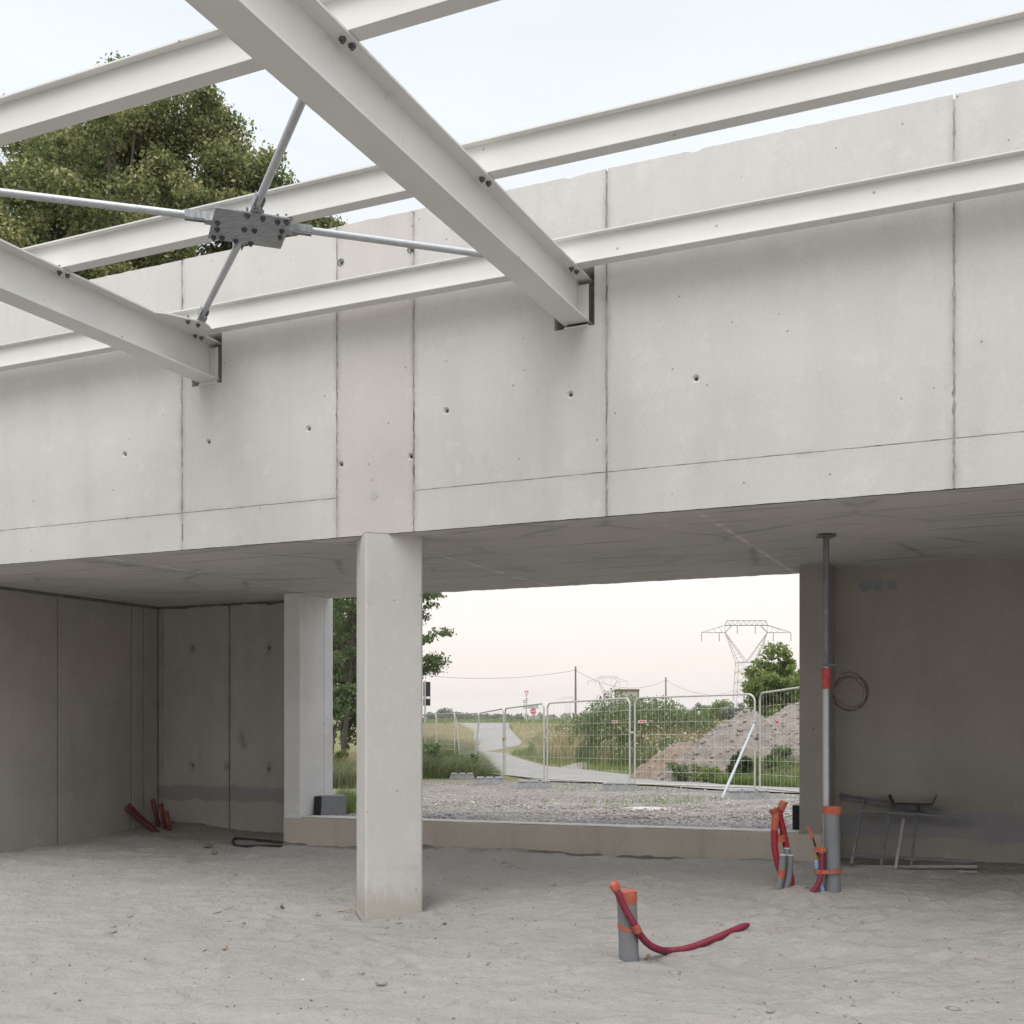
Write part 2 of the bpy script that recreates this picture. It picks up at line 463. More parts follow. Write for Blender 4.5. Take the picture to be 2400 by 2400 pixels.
class MB:
    def __init__(s):
        s.v = []; s.f = []

    def add(s, vs, fs):
        n = len(s.v); s.v += [Vector(p) for p in vs]; s.f += [tuple(i + n for i in f) for f in fs]
        return s

    def obox(s, o, a, b, c):
        """box from corner o with edge vectors a, b, c"""
        o, a, b, c = map(Vector, (o, a, b, c))
        if a.cross(b).dot(c) < 0:
            a, b = b, a
        p = [o, o + a, o + a + b, o + b]
        return s.add(p + [q + c for q in p], [(0, 3, 2, 1), (4, 5, 6, 7), (0, 1, 5, 4), (1, 2, 6, 5), (2, 3, 7, 6), (3, 0, 4, 7)])

    def box(s, x0, x1, y0, y1, z0, z1):
        return s.obox((x0, y0, z0), (x1 - x0, 0, 0), (0, y1 - y0, 0), (0, 0, z1 - z0))

    def ubox(s, u0, u1, v0, v1, z0, z1):
        o = W(u0, v0, z0)
        return s.obox(o, W(u1, v0, z0) - o, W(u0, v1, z0) - o, (0, 0, z1 - z0))

    def prism(s, poly, vec):
        """extrude polygon (list of Vector) along vec"""
        n = len(poly); vec = Vector(vec)
        return s.add(list(poly) + [Vector(p) + vec for p in poly],
                     [tuple(range(n - 1, -1, -1)), tuple(range(n, 2 * n))] + [(i, (i + 1) % n, n + (i + 1) % n, n + i) for i in range(n)])

    def tube(s, pts, r, seg=10, cap=True):
        pts = [Vector(p) for p in pts]; n = len(pts)
        rs = r if isinstance(r, (list, tuple, np.ndarray)) else [r] * n
        t = (pts[1] - pts[0]).normalized()
        ref = Vector((0, 0, 1)) if abs(t.z) < .9 else Vector((1, 0, 0))
        a = t.cross(ref).normalized()
        vs = []
        for i in range(n):
            t = (pts[min(i + 1, n - 1)] - pts[max(i - 1, 0)]).normalized()
            a = (a - t * a.dot(t)).normalized(); b = t.cross(a)
            for k in range(seg):
                an = 2 * math.pi * k / seg
                vs.append(pts[i] + (a * math.cos(an) + b * math.sin(an)) * rs[i])
        fs = [(i * seg + k, i * seg + (k + 1) % seg, (i + 1) * seg + (k + 1) % seg, (i + 1) * seg + k) for i in range(n - 1) for k in range(seg)]
        if cap:
            fs += [tuple(range(seg - 1, -1, -1)), tuple(range((n - 1) * seg, n * seg))]
        return s.add(vs, fs)

    def build(s, name, mat, parent=None, origin=None, smooth=False, bevel=0, kind=None):
        V = np.array([tuple(p) for p in s.v])
        if parent is not None:
            o0 = wloc(parent)
        elif origin is not None:
            o0 = Vector(origin)
        else:
            o0 = Vector(((V[:, 0].min() + V[:, 0].max()) / 2, (V[:, 1].min() + V[:, 1].max()) / 2, V[:, 2].min()))
        me = bpy.data.meshes.new(name)
        me.from_pydata([tuple(p) for p in (V - np.array(o0))], [], s.f)
        bm = bmesh.new(); bm.from_mesh(me); bmesh.ops.recalc_face_normals(bm, faces=bm.faces); bm.to_mesh(me); bm.free()
        if smooth:
            me.polygons.foreach_set('use_smooth', [True] * len(me.polygons))
            try: me.set_sharp_from_angle(angle=R(40))
            except Exception: pass
        me.materials.append(mat if not isinstance(mat, str) else M[mat])
        o = bpy.data.objects.new(name, me); COL.objects.link(o)
        if parent is not None: o.parent = parent
        else: o.location = o0
        if bevel:
            b = o.modifiers.new('bevel', 'BEVEL'); b.width = bevel; b.segments = 2; b.limit_method = 'ANGLE'
        if kind: o['kind'] = kind
        return o


def bulk(name, V, T, mat, parent=None, smooth=False):
    """triangle or quad soup from numpy arrays"""
    V = np.asarray(V, dtype=np.float64); T = np.asarray(T, dtype=np.int32)
    if parent is not None:
        o0 = np.array(wloc(parent))
    else:
        o0 = np.array([(V[:, 0].min() + V[:, 0].max()) / 2, (V[:, 1].min() + V[:, 1].max()) / 2, V[:, 2].min()])
    me = bpy.data.meshes.new(name)
    k = T.shape[1]
    me.vertices.add(len(V)); me.vertices.foreach_set('co', (V - o0).astype(np.float32).ravel())
    me.loops.add(T.size); me.loops.foreach_set('vertex_index', T.ravel())
    me.polygons.add(len(T)); me.polygons.foreach_set('loop_start', np.arange(0, T.size, k, dtype=np.int32))
    me.update(calc_edges=True); me.validate()
    if smooth: me.polygons.foreach_set('use_smooth', np.ones(len(T), dtype=bool))
    me.materials.append(M[mat] if isinstance(mat, str) else mat)
    o = bpy.data.objects.new(name, me); COL.objects.link(o)
    if parent is not None: o.parent = parent
    else: o.location = o0
    return o


def copy_tree(o, parent=None):
    c = o.copy(); COL.objects.link(c); c.parent = parent
    for ch in list(o.children):
        copy_tree(ch, c)
    return c


def smooth_path(pts, step):
    pts = [Vector(p) for p in pts]
    P = [pts[0] * 2 - pts[1]] + pts + [pts[-1] * 2 - pts[-2]]
    out = []
    for i in range(1, len(P) - 2):
        n = max(2, int((P[i + 1] - P[i]).length / step))
        for k in range(n):
            t = k / n
            a, b, c, d = P[i - 1], P[i], P[i + 1], P[i + 2]
            out.append(.5 * ((2 * b) + (c - a) * t + (2 * a - 5 * b + 4 * c - d) * t * t + (3 * b - a - 3 * c + d) * t ** 3))
    out.append(pts[-1])
    return out


# ------------------------------------------------------------------ sand floor
_dim = [(rng.uniform(-4.5, 4.5), rng.uniform(5.6, 13.2), rng.uniform(.06, .15), rng.uniform(.4, .75), rng.uniform(.012, .036), rng.uniform(0, 3.1)) for _ in range(330)]
COLZ = 0.0
MOUNDS = [(.74, 7.25, .16, .022), (2.2, 8.86, .28, .035), (2.55, 8.80, .3, .03), (-.85, 8.75, .16, .012), (-1.3, 8.9, .12, .012)]


def sand_base(x, y):
    u, v = toUV(x, y)
    zb = np.interp(u, [-9, -7.9, -5.5, -2, 0], [.13, .12, .175, .215, .23])
    pr = np.interp(v, [7.3, 8.3, 9.05, 10.9, 11.5], [0, .45, .76, 1, 1.08])
    pl = np.interp(v, [7.5, 10.9, 11.5], [0, 1, 1.25])
    k = np.clip((u + 6.5) / 3.5, 0, 1)
    z = zb * (pr * k + pl * (1 - k))
    z = z + np.where((u > -7.6) & (u < -.5), .035 * np.exp(-((v - 10.5 - .12 * np.sin(u * 2.1)) / .14) ** 2) - .03 * np.exp(-((v - 10.88) / .12) ** 2), 0)
    corner = np.exp(-(((u + 10.2) / .9) ** 2 + ((v - 11.4) / .7) ** 2))
    return z + .09 * corner


def sand_z(x, y, fine=True):
    x = np.asarray(x, float); y = np.asarray(y, float)
    z = sand_base(x, y)
    z = z + .045 * fbm(x * .55, y * .55, 3)
    if fine:
        z = z + .018 * fbm(x * 1.9, y * 3.0, 3) + .032 * fbm(x * 4.2, y * 8.5, 4) + .007 * fbm(x * 12, y * 17, 2)
        rip = fbm(x * 5 + 3, y * 13 + 8, 2)
        z = z + .012 * np.abs(rip)
        for (a, b, r, e, d, th) in _dim:
            c, s = math.cos(th), math.sin(th)
            dx, dy = x - a, y - b
            q = ((dx * c + dy * s) / r) ** 2 + ((-dx * s + dy * c) / (r * e)) ** 2
            msk = q < 6
            if msk.any():
                z = z + np.where(msk, -d * np.exp(-q * 1.3) * (1 - .0 * q) + d * .45 * np.exp(-(q - 1.8) ** 2 * 1.2), 0)
    z = z - COLZ * np.exp(-((x + 1.05) ** 2 + (y - 8.75) ** 2) / .9 ** 2)
    for (a, b, r, h) in MOUNDS:
        z = z + h * np.exp(-((x - a) ** 2 + (y - b) ** 2) / r ** 2)
    return z


COLZ = float(sand_z(np.array([-1.15]), np.array([8.82]))[0]) + .006


def sz(x, y):
    return float(sand_z(np.array([x]), np.array([y]))[0])


xs = np.concatenate([np.arange(-18, -6.6, .3), np.arange(-6.6, 4.9, .032), np.arange(4.9, 12, .3)])
ys = np.concatenate([np.arange(-9, 4.6, .3), np.arange(4.6, 10, .03), np.arange(10, 15.2, .045)])
XX, YY = np.meshgrid(xs, ys)
ZZ = sand_z(XX, YY)
nx, ny = len(xs), len(ys)
idx = np.arange(nx * ny).reshape(ny, nx)
Q = np.stack([idx[:-1, :-1], idx[:-1, 1:], idx[1:, 1:], idx[1:, :-1]], -1).reshape(-1, 4)
sand = bulk('sand_floor', np.stack([XX, YY, ZZ], -1).reshape(-1, 3), Q, 'sand', smooth=True)
tag(sand, kind='structure')

# litter on the sand: crumbs of earth, bark and grit
n = 7000
lx = rng.uniform(-5.5, 4.2, n); ly = 5.3 + 8.5 * rng.random(n) ** 1.2
uu, vv_ = toUV(lx, ly)
k = (vv_ < 10.85); lx, ly = lx[k], ly[k]
# a denser crust of crumbs round the column and in the left corner
ex = [(-1.15 + rng.normal() * .45, 8.85 + rng.normal() * .25) for _ in range(160)] + [tuple(W(-10 + abs(rng.normal()) * 1.0, 11.35 - abs(rng.normal()) * .45)[:2]) for _ in range(350)]
lx = np.concatenate([lx, [e[0] for e in ex]]); ly = np.concatenate([ly, [e[1] for e in ex]])
lz = sand_z(lx, ly)
ico = bmesh.new(); bmesh.ops.create_icosphere(ico, subdivisions=1, radius=1)
IV = np.array([tuple(v.co) for v in ico.verts]); IF = np.array([[v.index for v in f.verts] for f in ico.faces]); ico.free()


def rocks(P, s, squash=.6):
    n = len(P)
    sc = s[:, None] * rng.uniform(.6, 1.4, (n, 3)); sc[:, 2] *= squash
    th = rng.uniform(0, 6.28, n)
    V = IV[None] * (1 + rng.uniform(-.28, .28, (n, len(IV), 1))) * sc[:, None, :]
    c, s_ = np.cos(th)[:, None], np.sin(th)[:, None]
    X = V[..., 0] * c - V[..., 1] * s_; Y = V[..., 0] * s_ + V[..., 1] * c
    V = np.stack([X, Y, V[..., 2]], -1) + P[:, None, :]
    T = IF[None] + (np.arange(n) * len(IV))[:, None, None]
    return V.reshape(-1, 3), T.reshape(-1, 3)


V, T = rocks(np.stack([lx, ly, lz + .002], -1), .0016 + .0075 * rng.random(len(lx)) ** 5, .6)
tag(bulk('sand_litter', V, T, 'debris'), kind='stuff')

# ------------------------------------------------------------------ concrete building
V0, TH = 7.71, .25       # front plane of the upper wall, thickness
ZB, ZJ, ZT = 3.03, 3.35, 5.55


def facade_uv(px, py, v=V0):
    s = (px - HX) / F
    Y = v / (CU + SU * s)
    X = s * Y
    return CU * X - SU * Y, EYE + (HY - py) / F * Y


def cast_panel(mb, u0, u1, z0, z1, v0, th, holes=(), pockets=(), chips=(), rag=.0, step=.035):
    """a cast slab with slightly uneven arrises, drilled tie holes and pockets cut right through"""
    g = .0075

    def edge(a, b, amp, which):
        n = max(2, int((Vector(b) - Vector(a)).length / step)); out = []
        for i in range(n):
            t = i / n
            p = [a[0] + (b[0] - a[0]) * t, a[1] + (b[1] - a[1]) * t]
            j = rng.normal() * amp if 0 < i else 0
            if which in 'lr': p[0] += j
            else: p[1] += j
            if which == 't':
                for (cu, w, d) in chips:
                    if abs(p[0] - cu) < w: p[1] -= d * (1 - abs(p[0] - cu) / w)
            out.append(tuple(p))
        return out
    loop = edge((u0 + g, z0), (u1 - g, z0), .0012, 'b') + edge((u1 - g, z0), (u1 - g, z1), .0026, 'r') + \
        edge((u1 - g, z1), (u0 + g, z1), .0012 + rag, 't') + edge((u0 + g, z1), (u0 + g, z0), .0026, 'l')
    loops = [loop]; cent = []
    for (hu, hz) in holes:
        loops.append([(hu + .029 * math.cos(a) * (1 + .06 * math.sin(3 * a + hu)), hz + .029 * math.sin(a)) for a in np.linspace(0, 2 * math.pi, 14, endpoint=False)])
        cent.append((hu, hz, .029))
    for (a, b, c, d) in pockets:
        loops.append([(a, c), (b, c), (b, d), (a, d)])
    pts = []; edges = []
    for lp in loops:
        n0 = len(pts); pts += [Vector(p) for p in lp]
        edges += [(n0 + i, n0 + (i + 1) % len(lp)) for i in range(len(lp))]
    ov, oe, of, a_, b_, c_ = delaunay_2d_cdt(pts, edges, [list(range(len(loop)))], 1, 1e-6)

    def inside(x, y):
        for (hu, hz, r) in cent:
            if (x - hu) ** 2 + (y - hz) ** 2 < (r * .97) ** 2: return True
        return any(a < x < b and c < y < d for (a, b, c, d) in pockets)
    fs = [f for f in of if not inside(sum(ov[i].x for i in f) / 3, sum(ov[i].y for i in f) / 3)]
    mb.add([W(p.x, v0, p.y) for p in ov], fs)

    def wallring(lp, da, lp2, db):
        n = len(lp)
        mb.add([W(p[0], v0 + da, p[1]) for p in lp] + [W(p[0], v0 + db, p[1]) for p in lp2], [(i, (i + 1) % n, n + (i + 1) % n, n + i) for i in range(n)])
    wallring(loop, 0, loop, th)
    mb.add([W(u0, v0 + th, z0), W(u1, v0 + th, z0), W(u1, v0 + th, z1 - .05), W(u0, v0 + th, z1 - .05)], [(0, 1, 2, 3)]) if not pockets else None
    for (hu, hz, r), lp in zip(cent, loops[1:]):
        l2 = [(hu + (x - hu) * .52, hz + (y - hz) * .52) for x, y in lp]
        wallring(lp, 0, l2, .012); wallring(l2, .012, l2, .11)
        mb.add([W(x, v0 + .11, y) for x, y in l2], [tuple(range(len(l2)))])
    for (a, b, c, d) in pockets:
        lp = [(a, c), (b, c), (b, d), (a, d)]
        wallring(lp, 0, lp, .235)
        mb.add([W(x, v0 + .235, y) for x, y in lp], [(0, 1, 2, 3)])


PK1 = (-6.545, -6.222, 4.432, 4.86)
PK2 = (-3.157, -2.842, 4.432, 4.86)
holes = [facade_uv(x * 1.24224, y * 1.24224) for x, y in ((235, 857), (393, 834), (582, 809), (842, 775), (1076, 744), (1313, 714), (643, 876), (775, 861), (643, 495), (775, 471))]
holes += [(-12.2, 3.78), (-11.0, 3.79), (.55, 3.82), (1.9, 3.83)]
chips = [facade_uv(1339, 415)[0], facade_uv(1630, 352)[0]]
chips = [(chips[0], .035, .03), (chips[1], .035, .03), (-9.6, .05, .02), (-8.02, .04, .05)]
wall = thing('concrete_wall', W(-4.7, V0, ZB), 'tall pale cast concrete upper wall with tie holes resting above the square column', 'wall')
UE = [-16.0] + JU + [5.0]
for a, b in zip(UE[:-1], UE[1:]):
    strip = (a == -5.06) or (a == -9.9)
    hs = [h for h in holes if a < h[0] < b]
    pk = [p for p in (PK1, PK2) if a < p[0] < b]
    mb = MB(); cast_panel(mb, a, b, ZB if strip else ZJ + .004, ZT, V0, TH, hs, pk, chips, .0006)
    o = mb.build('wall_panel', 'strip' if strip else 'wall', wall)
    if strip: o['label'] = 'narrow warmer toned strip panel of the wall'
    if not strip:
        mb = MB(); cast_panel(mb, a, b, ZB, ZJ - .002, V0 + (.002 if a < -5 else 0), TH, [], [])
        mb.build('base_band', 'wall', wall)
mb = MB()
for j in JU[0:]:
    mb.ubox(j - .012, j + .012, V0 + .003, V0 + .2, ZB + .004, ZT - .03)
for a, b in zip(UE[:-1], UE[1:]):
    if a not in (-5.06, -9.9): mb.ubox(a + .014, b - .014, V0 + .003, V0 + .2, ZJ - .006, ZJ + .008)
mb.build('joint_mortar', 'joint', wall)
# round mortar plug and plastic spacers
mb = MB(); c = facade_uv(876, 1161)
ring = [W(c[0] + .036 * math.cos(t), V0 - .0025, c[1] + .036 * math.sin(t)) for t in np.linspace(0, 2 * math.pi, 24, endpoint=False)]
mb.prism(ring, W(0, .02)); mb.build('mortar_plug', 'plug', wall)
for h in holes[8:10]:
    sp_ = MB()
    for k in range(8):
        t = k * math.pi / 4
        c0 = W(h[0] + .026 * math.cos(t), V0 - .002, h[1] + .026 * math.sin(t))
        sp_.tube([c0, c0 + W(0, -.004)], .0065, 8)
    sp_.build('spacer_ring', 'bolt', wall)

slab = thing('ceiling_slab', W(-4.7, 9.6, ZB), 'low grey underside of the concrete floor slab spanning between the wall and the rear opening', 'ceiling')
mb = MB()
# soffit with a ragged rear arris and a drip groove close to the front
us = np.arange(-16, 5.01, .06)
rear = 11.58 + np.cumsum(rng.normal(size=len(us)) * .004) * 0 + rng.normal(size=len(us)) * .006
N = len(us)
vs = [W(u, V0 + .004, ZB - .006) for u in us] + [W(u, V0 + .30, ZB - .006) for u in us] + [W(u, V0 + .31, ZB + .006) for u in us] + [W(u, r, ZB + .004 + .006 * rng.random()) for u, r in zip(us, rear)] + [W(u, r, ZB + .3) for u, r in zip(us, rear)]
mb.add(vs, [(k * N + i, k * N + i + 1, (k + 1) * N + i + 1, (k + 1) * N + i) for k in range(4) for i in range(N - 1)])
mb.add([W(-16, V0 + .26, ZB + .3), W(5, V0 + .26, ZB + .3), W(5, 11.58, ZB + .3), W(-16, 11.58, ZB + .3)], [(0, 1, 2, 3)])
mb.build('soffit', 'soffit', slab)

# column: a square post turned against the wall
c0 = at(857.7, 2149, 8.86); c0.z = 0
dr = Vector((math.cos(R(19)), math.sin(R(19)), 0)); dl = Vector((-math.sin(R(17)), math.cos(R(17)), 0))
c0 = c0 - dr * .005
wd, dp = .468, .445


def chamfer_sq(o, a, b, ch):
    A, B = a.normalized(), b.normalized()
    return [o + A * ch, o + a - A * ch, o + a + B * ch, o + a + b - B * ch, o + a + b - A * ch, o + b + A * ch, o + b - B * ch, o + B * ch]


mb = MB()
pl = chamfer_sq(c0 + Vector((0, 0, -.3)), dr * wd, dl * dp, .014)
mb.prism(pl, (0, 0, 3.328))
col = mb.build('concrete_column', 'conc', None, c0, bevel=.004)
tag(col, 'square pale concrete column standing in the sand under the upper wall', 'column')
# thin mortar shim between column head and wall
mb = MB(); mb.prism(chamfer_sq(c0 + Vector((0, 0, 3.026)), dr * (wd + .02), dl * dp, .014), (0, 0, .008))
mb.build('mortar_bed', 'joint', col)

mb = MB(); mb.ubox(-7.93, -7.705, 10.95, 11.455, .30, ZB + .02); mb.ubox(-7.93, -7.709, 11.462, 11.66, .30, ZB + .02); mb.ubox(-7.92, -7.716, 11.4, 11.5, .3, ZB)
tag(mb.build('concrete_pier', 'pier', None, bevel=.012), 'pale concrete pier standing on the left end of the low threshold wall', 'pier', 'piers beside the opening')
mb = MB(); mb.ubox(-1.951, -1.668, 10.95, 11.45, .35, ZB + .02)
tag(mb.build('concrete_pier', 'pier_shaded', None, bevel=.012), 'shaded concrete pier beside the steel prop at the right of the opening', 'pier', 'piers beside the opening')
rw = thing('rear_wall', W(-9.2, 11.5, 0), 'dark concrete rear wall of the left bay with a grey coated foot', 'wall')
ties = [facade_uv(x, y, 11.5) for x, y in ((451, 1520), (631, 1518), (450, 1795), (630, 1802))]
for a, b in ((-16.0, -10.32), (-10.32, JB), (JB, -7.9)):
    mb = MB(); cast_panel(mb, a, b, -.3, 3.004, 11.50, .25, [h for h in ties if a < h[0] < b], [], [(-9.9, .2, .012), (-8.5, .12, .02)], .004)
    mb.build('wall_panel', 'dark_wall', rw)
mb = MB(); mb.ubox(-16, -7.9, 11.54, 11.74, -.3, ZB + .05); mb.build('joint_mortar', 'shade_joint', rw)
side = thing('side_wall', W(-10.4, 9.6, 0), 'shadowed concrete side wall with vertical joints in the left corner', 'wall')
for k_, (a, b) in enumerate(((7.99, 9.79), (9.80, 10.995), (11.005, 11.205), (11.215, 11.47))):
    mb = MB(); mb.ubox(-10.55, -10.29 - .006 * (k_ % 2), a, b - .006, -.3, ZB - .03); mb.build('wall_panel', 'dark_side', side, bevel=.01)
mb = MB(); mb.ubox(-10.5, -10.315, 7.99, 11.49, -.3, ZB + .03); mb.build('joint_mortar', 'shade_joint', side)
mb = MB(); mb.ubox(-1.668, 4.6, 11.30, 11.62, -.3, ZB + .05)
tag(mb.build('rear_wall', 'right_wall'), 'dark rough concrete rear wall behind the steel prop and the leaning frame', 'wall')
mb = MB(); mb.ubox(2.5, 2.75, V0 + .26, 11.3, -.3, ZB + .002)  # out-of-view end wall, added to keep the right bay dark
tag(mb.build('side_wall', 'dark_side'), 'unseen concrete side wall added to darken the right bay', 'wall')
# fixing: three round cast marks on the right rear wall
mb = MB()
for px, py, r in ((2028, 1372, .062), (2058, 1373, .05), (2091, 1370, .05)):
    c = facade_uv(px, py, 11.30)
    ring = [W(c[0] + r * math.cos(t), 11.2975, c[1] + r * math.sin(t)) for t in np.linspace(0, 2 * math.pi, 24, endpoint=False)]
    mb.prism(ring, W(0, .006))
rm = [o for o in COL.objects if o.name.startswith('rear_wall')][-1]
mb.build('duct_plug', 'slate', rm)

# unseen wall added behind the viewpoint to darken the bays; rafters end on it
mb = MB(); mb.ubox(-16, 5.0, -4.3, -4.02, -.3, ZT)
tag(mb.build('unseen_shade_wall', 'conc'), 'unseen concrete wall added to block low light, at the other ends of the rafters', 'wall')

# low threshold wall, its top falling slightly to the left
cb = thing('threshold_wall', W(-4.8, 10.95, 0), 'low beige concrete threshold wall across the foot of the opening', 'low wall')
mb = MB()
N = 60; us = np.linspace(-7.93, -1.60, N)
zt = np.interp(us, [-7.93, -1.668], [.408, .468])
prof = []
for i, u in enumerate(us):
    z = zt[i] + rng.normal() * .0015
    prof.append([W(u, 10.95, -.3), W(u, 10.95 + rng.normal() * .001, z - .006), W(u, 10.956, z), W(u, 11.2, z + .001), W(u, 11.2, -.3)])
mb.add([p for r in prof for p in r], [(i * 5 + k, i * 5 + k + 1, (i + 1) * 5 + k + 1, (i + 1) * 5 + k) for i in range(N - 1) for k in range(4)] + [(0, 1, 2, 3, 4), tuple((N - 1) * 5 + k for k in range(5))])
mb.build('beam', 'curb', cb)
mb = MB()
for a, b in ((-7.69, -6.95), (-6.948, -4.2), (-4.198, -1.96)):
    za, zb_ = np.interp([a, b], [-7.93, -1.668], [.408, .468]); d = .004 if a > -7 else -.012
    o = W(a, 10.962 + d, za + .003)
    mb.add([o, W(b, 10.962 + d, zb_ + .003), W(b, 11.19, zb_ + .003), W(a, 11.19, za + .003)] + [W(a, 10.962 + d, za + .012), W(b, 10.962 + d, zb_ + .012), W(b, 11.19, zb_ + .012), W(a, 11.19, za + .012)],
           [(3, 2, 1, 0), (4, 5, 6, 7), (0, 1, 5, 4), (1, 2, 6, 5), (2, 3, 7, 6), (3, 0, 4, 7)])
mb.build('screed', 'white_slip', cb)


# ------------------------------------------------------------------ steel roof frame
def iprof(b, h, tf, tw):
    return [(-b / 2, 0), (b / 2, 0), (b / 2, tf), (tw / 2, tf), (tw / 2, h - tf), (b / 2, h - tf), (b / 2, h), (-b / 2, h), (-b / 2, h - tf), (-tw / 2, h - tf), (-tw / 2, tf), (-b / 2, tf)]


def fill_prism(mb, pts2, place, vec):
    """prism of a concave profile: end caps as boxes of the I shape"""
    n = len(pts2); A = [place(*p) for p in pts2]
    mb.add(A + [p + vec for p in A], [(i, (i + 1) % n, n + (i + 1) % n, n + i) for i in range(n)]
           + [(0, 1, 2, 11), (11, 2, 3, 10), (10, 3, 4, 9), (9, 4, 5, 8), (8, 5, 6, 7)] + [(n, n + 11, n + 2, n + 1), (n + 11, n + 10, n + 3, n + 2), (n + 10, n + 9, n + 4, n + 3), (n + 9, n + 8, n + 5, n + 4), (n + 8, n + 7, n + 6, n + 5)])


def bolt_mesh():
    mb = MB()
    mb.tube([(0, 0, 0), (0, 0, -.015)], .0185, 6); mb.tube([(0, 0, -.015), (0, 0, -.026)], .010, 8)
    mb.tube([(0, 0, .016), (0, 0, .046)], .0085, 8)
    return mb


_bolt = None


def bolt(parent, u, v, z, up=True):
    global _bolt
    l = W(u, v, z) - wloc(parent)
    if _bolt is None:
        _bolt = bolt_mesh().build('bolt', 'bolt', None, (0, 0, 0), smooth=False)
    else:
        _bolt_c = _bolt.copy(); COL.objects.link(_bolt_c)
        _bolt_c.parent = parent; _bolt_c.location = l; _bolt_c.rotation_euler = (0, 0, rng.uniform(0, 1))
        return _bolt_c
    _bolt.parent = parent; _bolt.location = l
    return _bolt


PV = [7.52, 6.06, 4.55, 3.05]       # purlin lines
ZR0, ZR1 = 4.465, 4.798             # rafter bottom and top
RC = [-6.376, -2.990]
RB = .2
names = ['white steel rafter running into the wall pocket at the left of the photo', 'large white steel rafter crossing overhead and ending in the right wall pocket']
BRV = (7.27, 4.80)
for i, uc in enumerate(RC):
    r = thing('steel_rafter', W(uc, V0, ZR0), names[i], 'steel beam', 'rafters of the roof frame')
    mb = MB()
    v0, v1 = -4.01, V0 + .155
    fill_prism(mb, iprof(RB, ZR1 - ZR0, .0145, .009), lambda a, b: W(uc + a, v0, ZR0 + b), W(0, v1 - v0))
    mb.build('beam', 'paint', r, bevel=.0015)
    # end stiffener beside the pocket
    mb = MB()
    mb.ubox(uc + .006, uc + .095, V0 + .02, V0 + .03, ZR0 + .0155, ZR1 - .05); mb.ubox(uc - .095, uc - .006, V0 + .02, V0 + .03, ZR0 + .0155, ZR1 - .05)
    mb.build('stiffener', 'paint', r)
    mb = MB(); mb.ubox(uc - .09, uc + .10, V0 - .006, V0 + .2, ZR0 - .033, ZR0 - .022)
    if i == 0:
        mb.ubox(uc - .085, uc + .095, V0 - .004, V0 + .2, ZR0 - .021, ZR0 - .013); mb.ubox(uc - .08, uc + .09, V0 - .003, V0 + .2, ZR0 - .012, ZR0 - .001)
    mb.build('bearing_plate', 'paint', r)
    if i == 1:
        mb = MB(); mb.ubox(uc - .07, uc + .08, V0 + .01, V0 + .2, ZR0 - .0215, ZR0 - .001); mb.build('neoprene_pad', 'black', r)
    for pv in PV:
        for s in ((1, -1) if i == 1 else (1, -1)):
            for d in (-.032, .032):
                bolt(r, uc + s * .062 + d * .2, pv + d, ZR1 - .0147)
    # wing plates for the bracing
    s = 1 if i == 0 else -1
    for bv in BRV:
        e = uc + s * RB / 2
        prof = [(0, -.34), (.07, -.27), (.13, -.15), (.19, -.02), (.205, .07), (.17, .17), (.09, .26), (0, .31)]
        if bv < 6: prof = [(a, -b) for a, b in prof][::-1]
        mb = MB(); mb.prism([W(e + s * a, bv + b * .95, ZR1 - .0135) for a, b in prof], (0, 0, .012)); mb.build('wing_plate', 'paint', r)
        for d in (-.045, .045):
            bolt(r, e + s * (.135 + d * .3 * s * s), bv + d * (1 if bv > 6 else -1) * 1.0 - (.02 if bv > 6 else -.02), ZR1 - .0147)
plab = ['white steel purlin running close along the face of the concrete wall', 'white steel purlin carrying the galvanised plate of the cross bracing', 'white steel purlin crossing the upper left corner near the treetop', 'white steel purlin nearest overhead']
for i, pv in enumerate(PV[:3]):
    r = thing('steel_purlin', W(-4.7, pv, ZR1 + .002), plab[i], 'steel beam', 'purlins of the roof frame')
    mb = MB(); h = .206
    u0, u1 = -14.0, 4.8
    fill_prism(mb, iprof(.1, h, .0095, .0065), lambda a, b: W(u0, pv - a, ZR1 + .002 + b), W(u1 - u0, 0))
    mb.build('beam', 'paint', r, bevel=.0012)

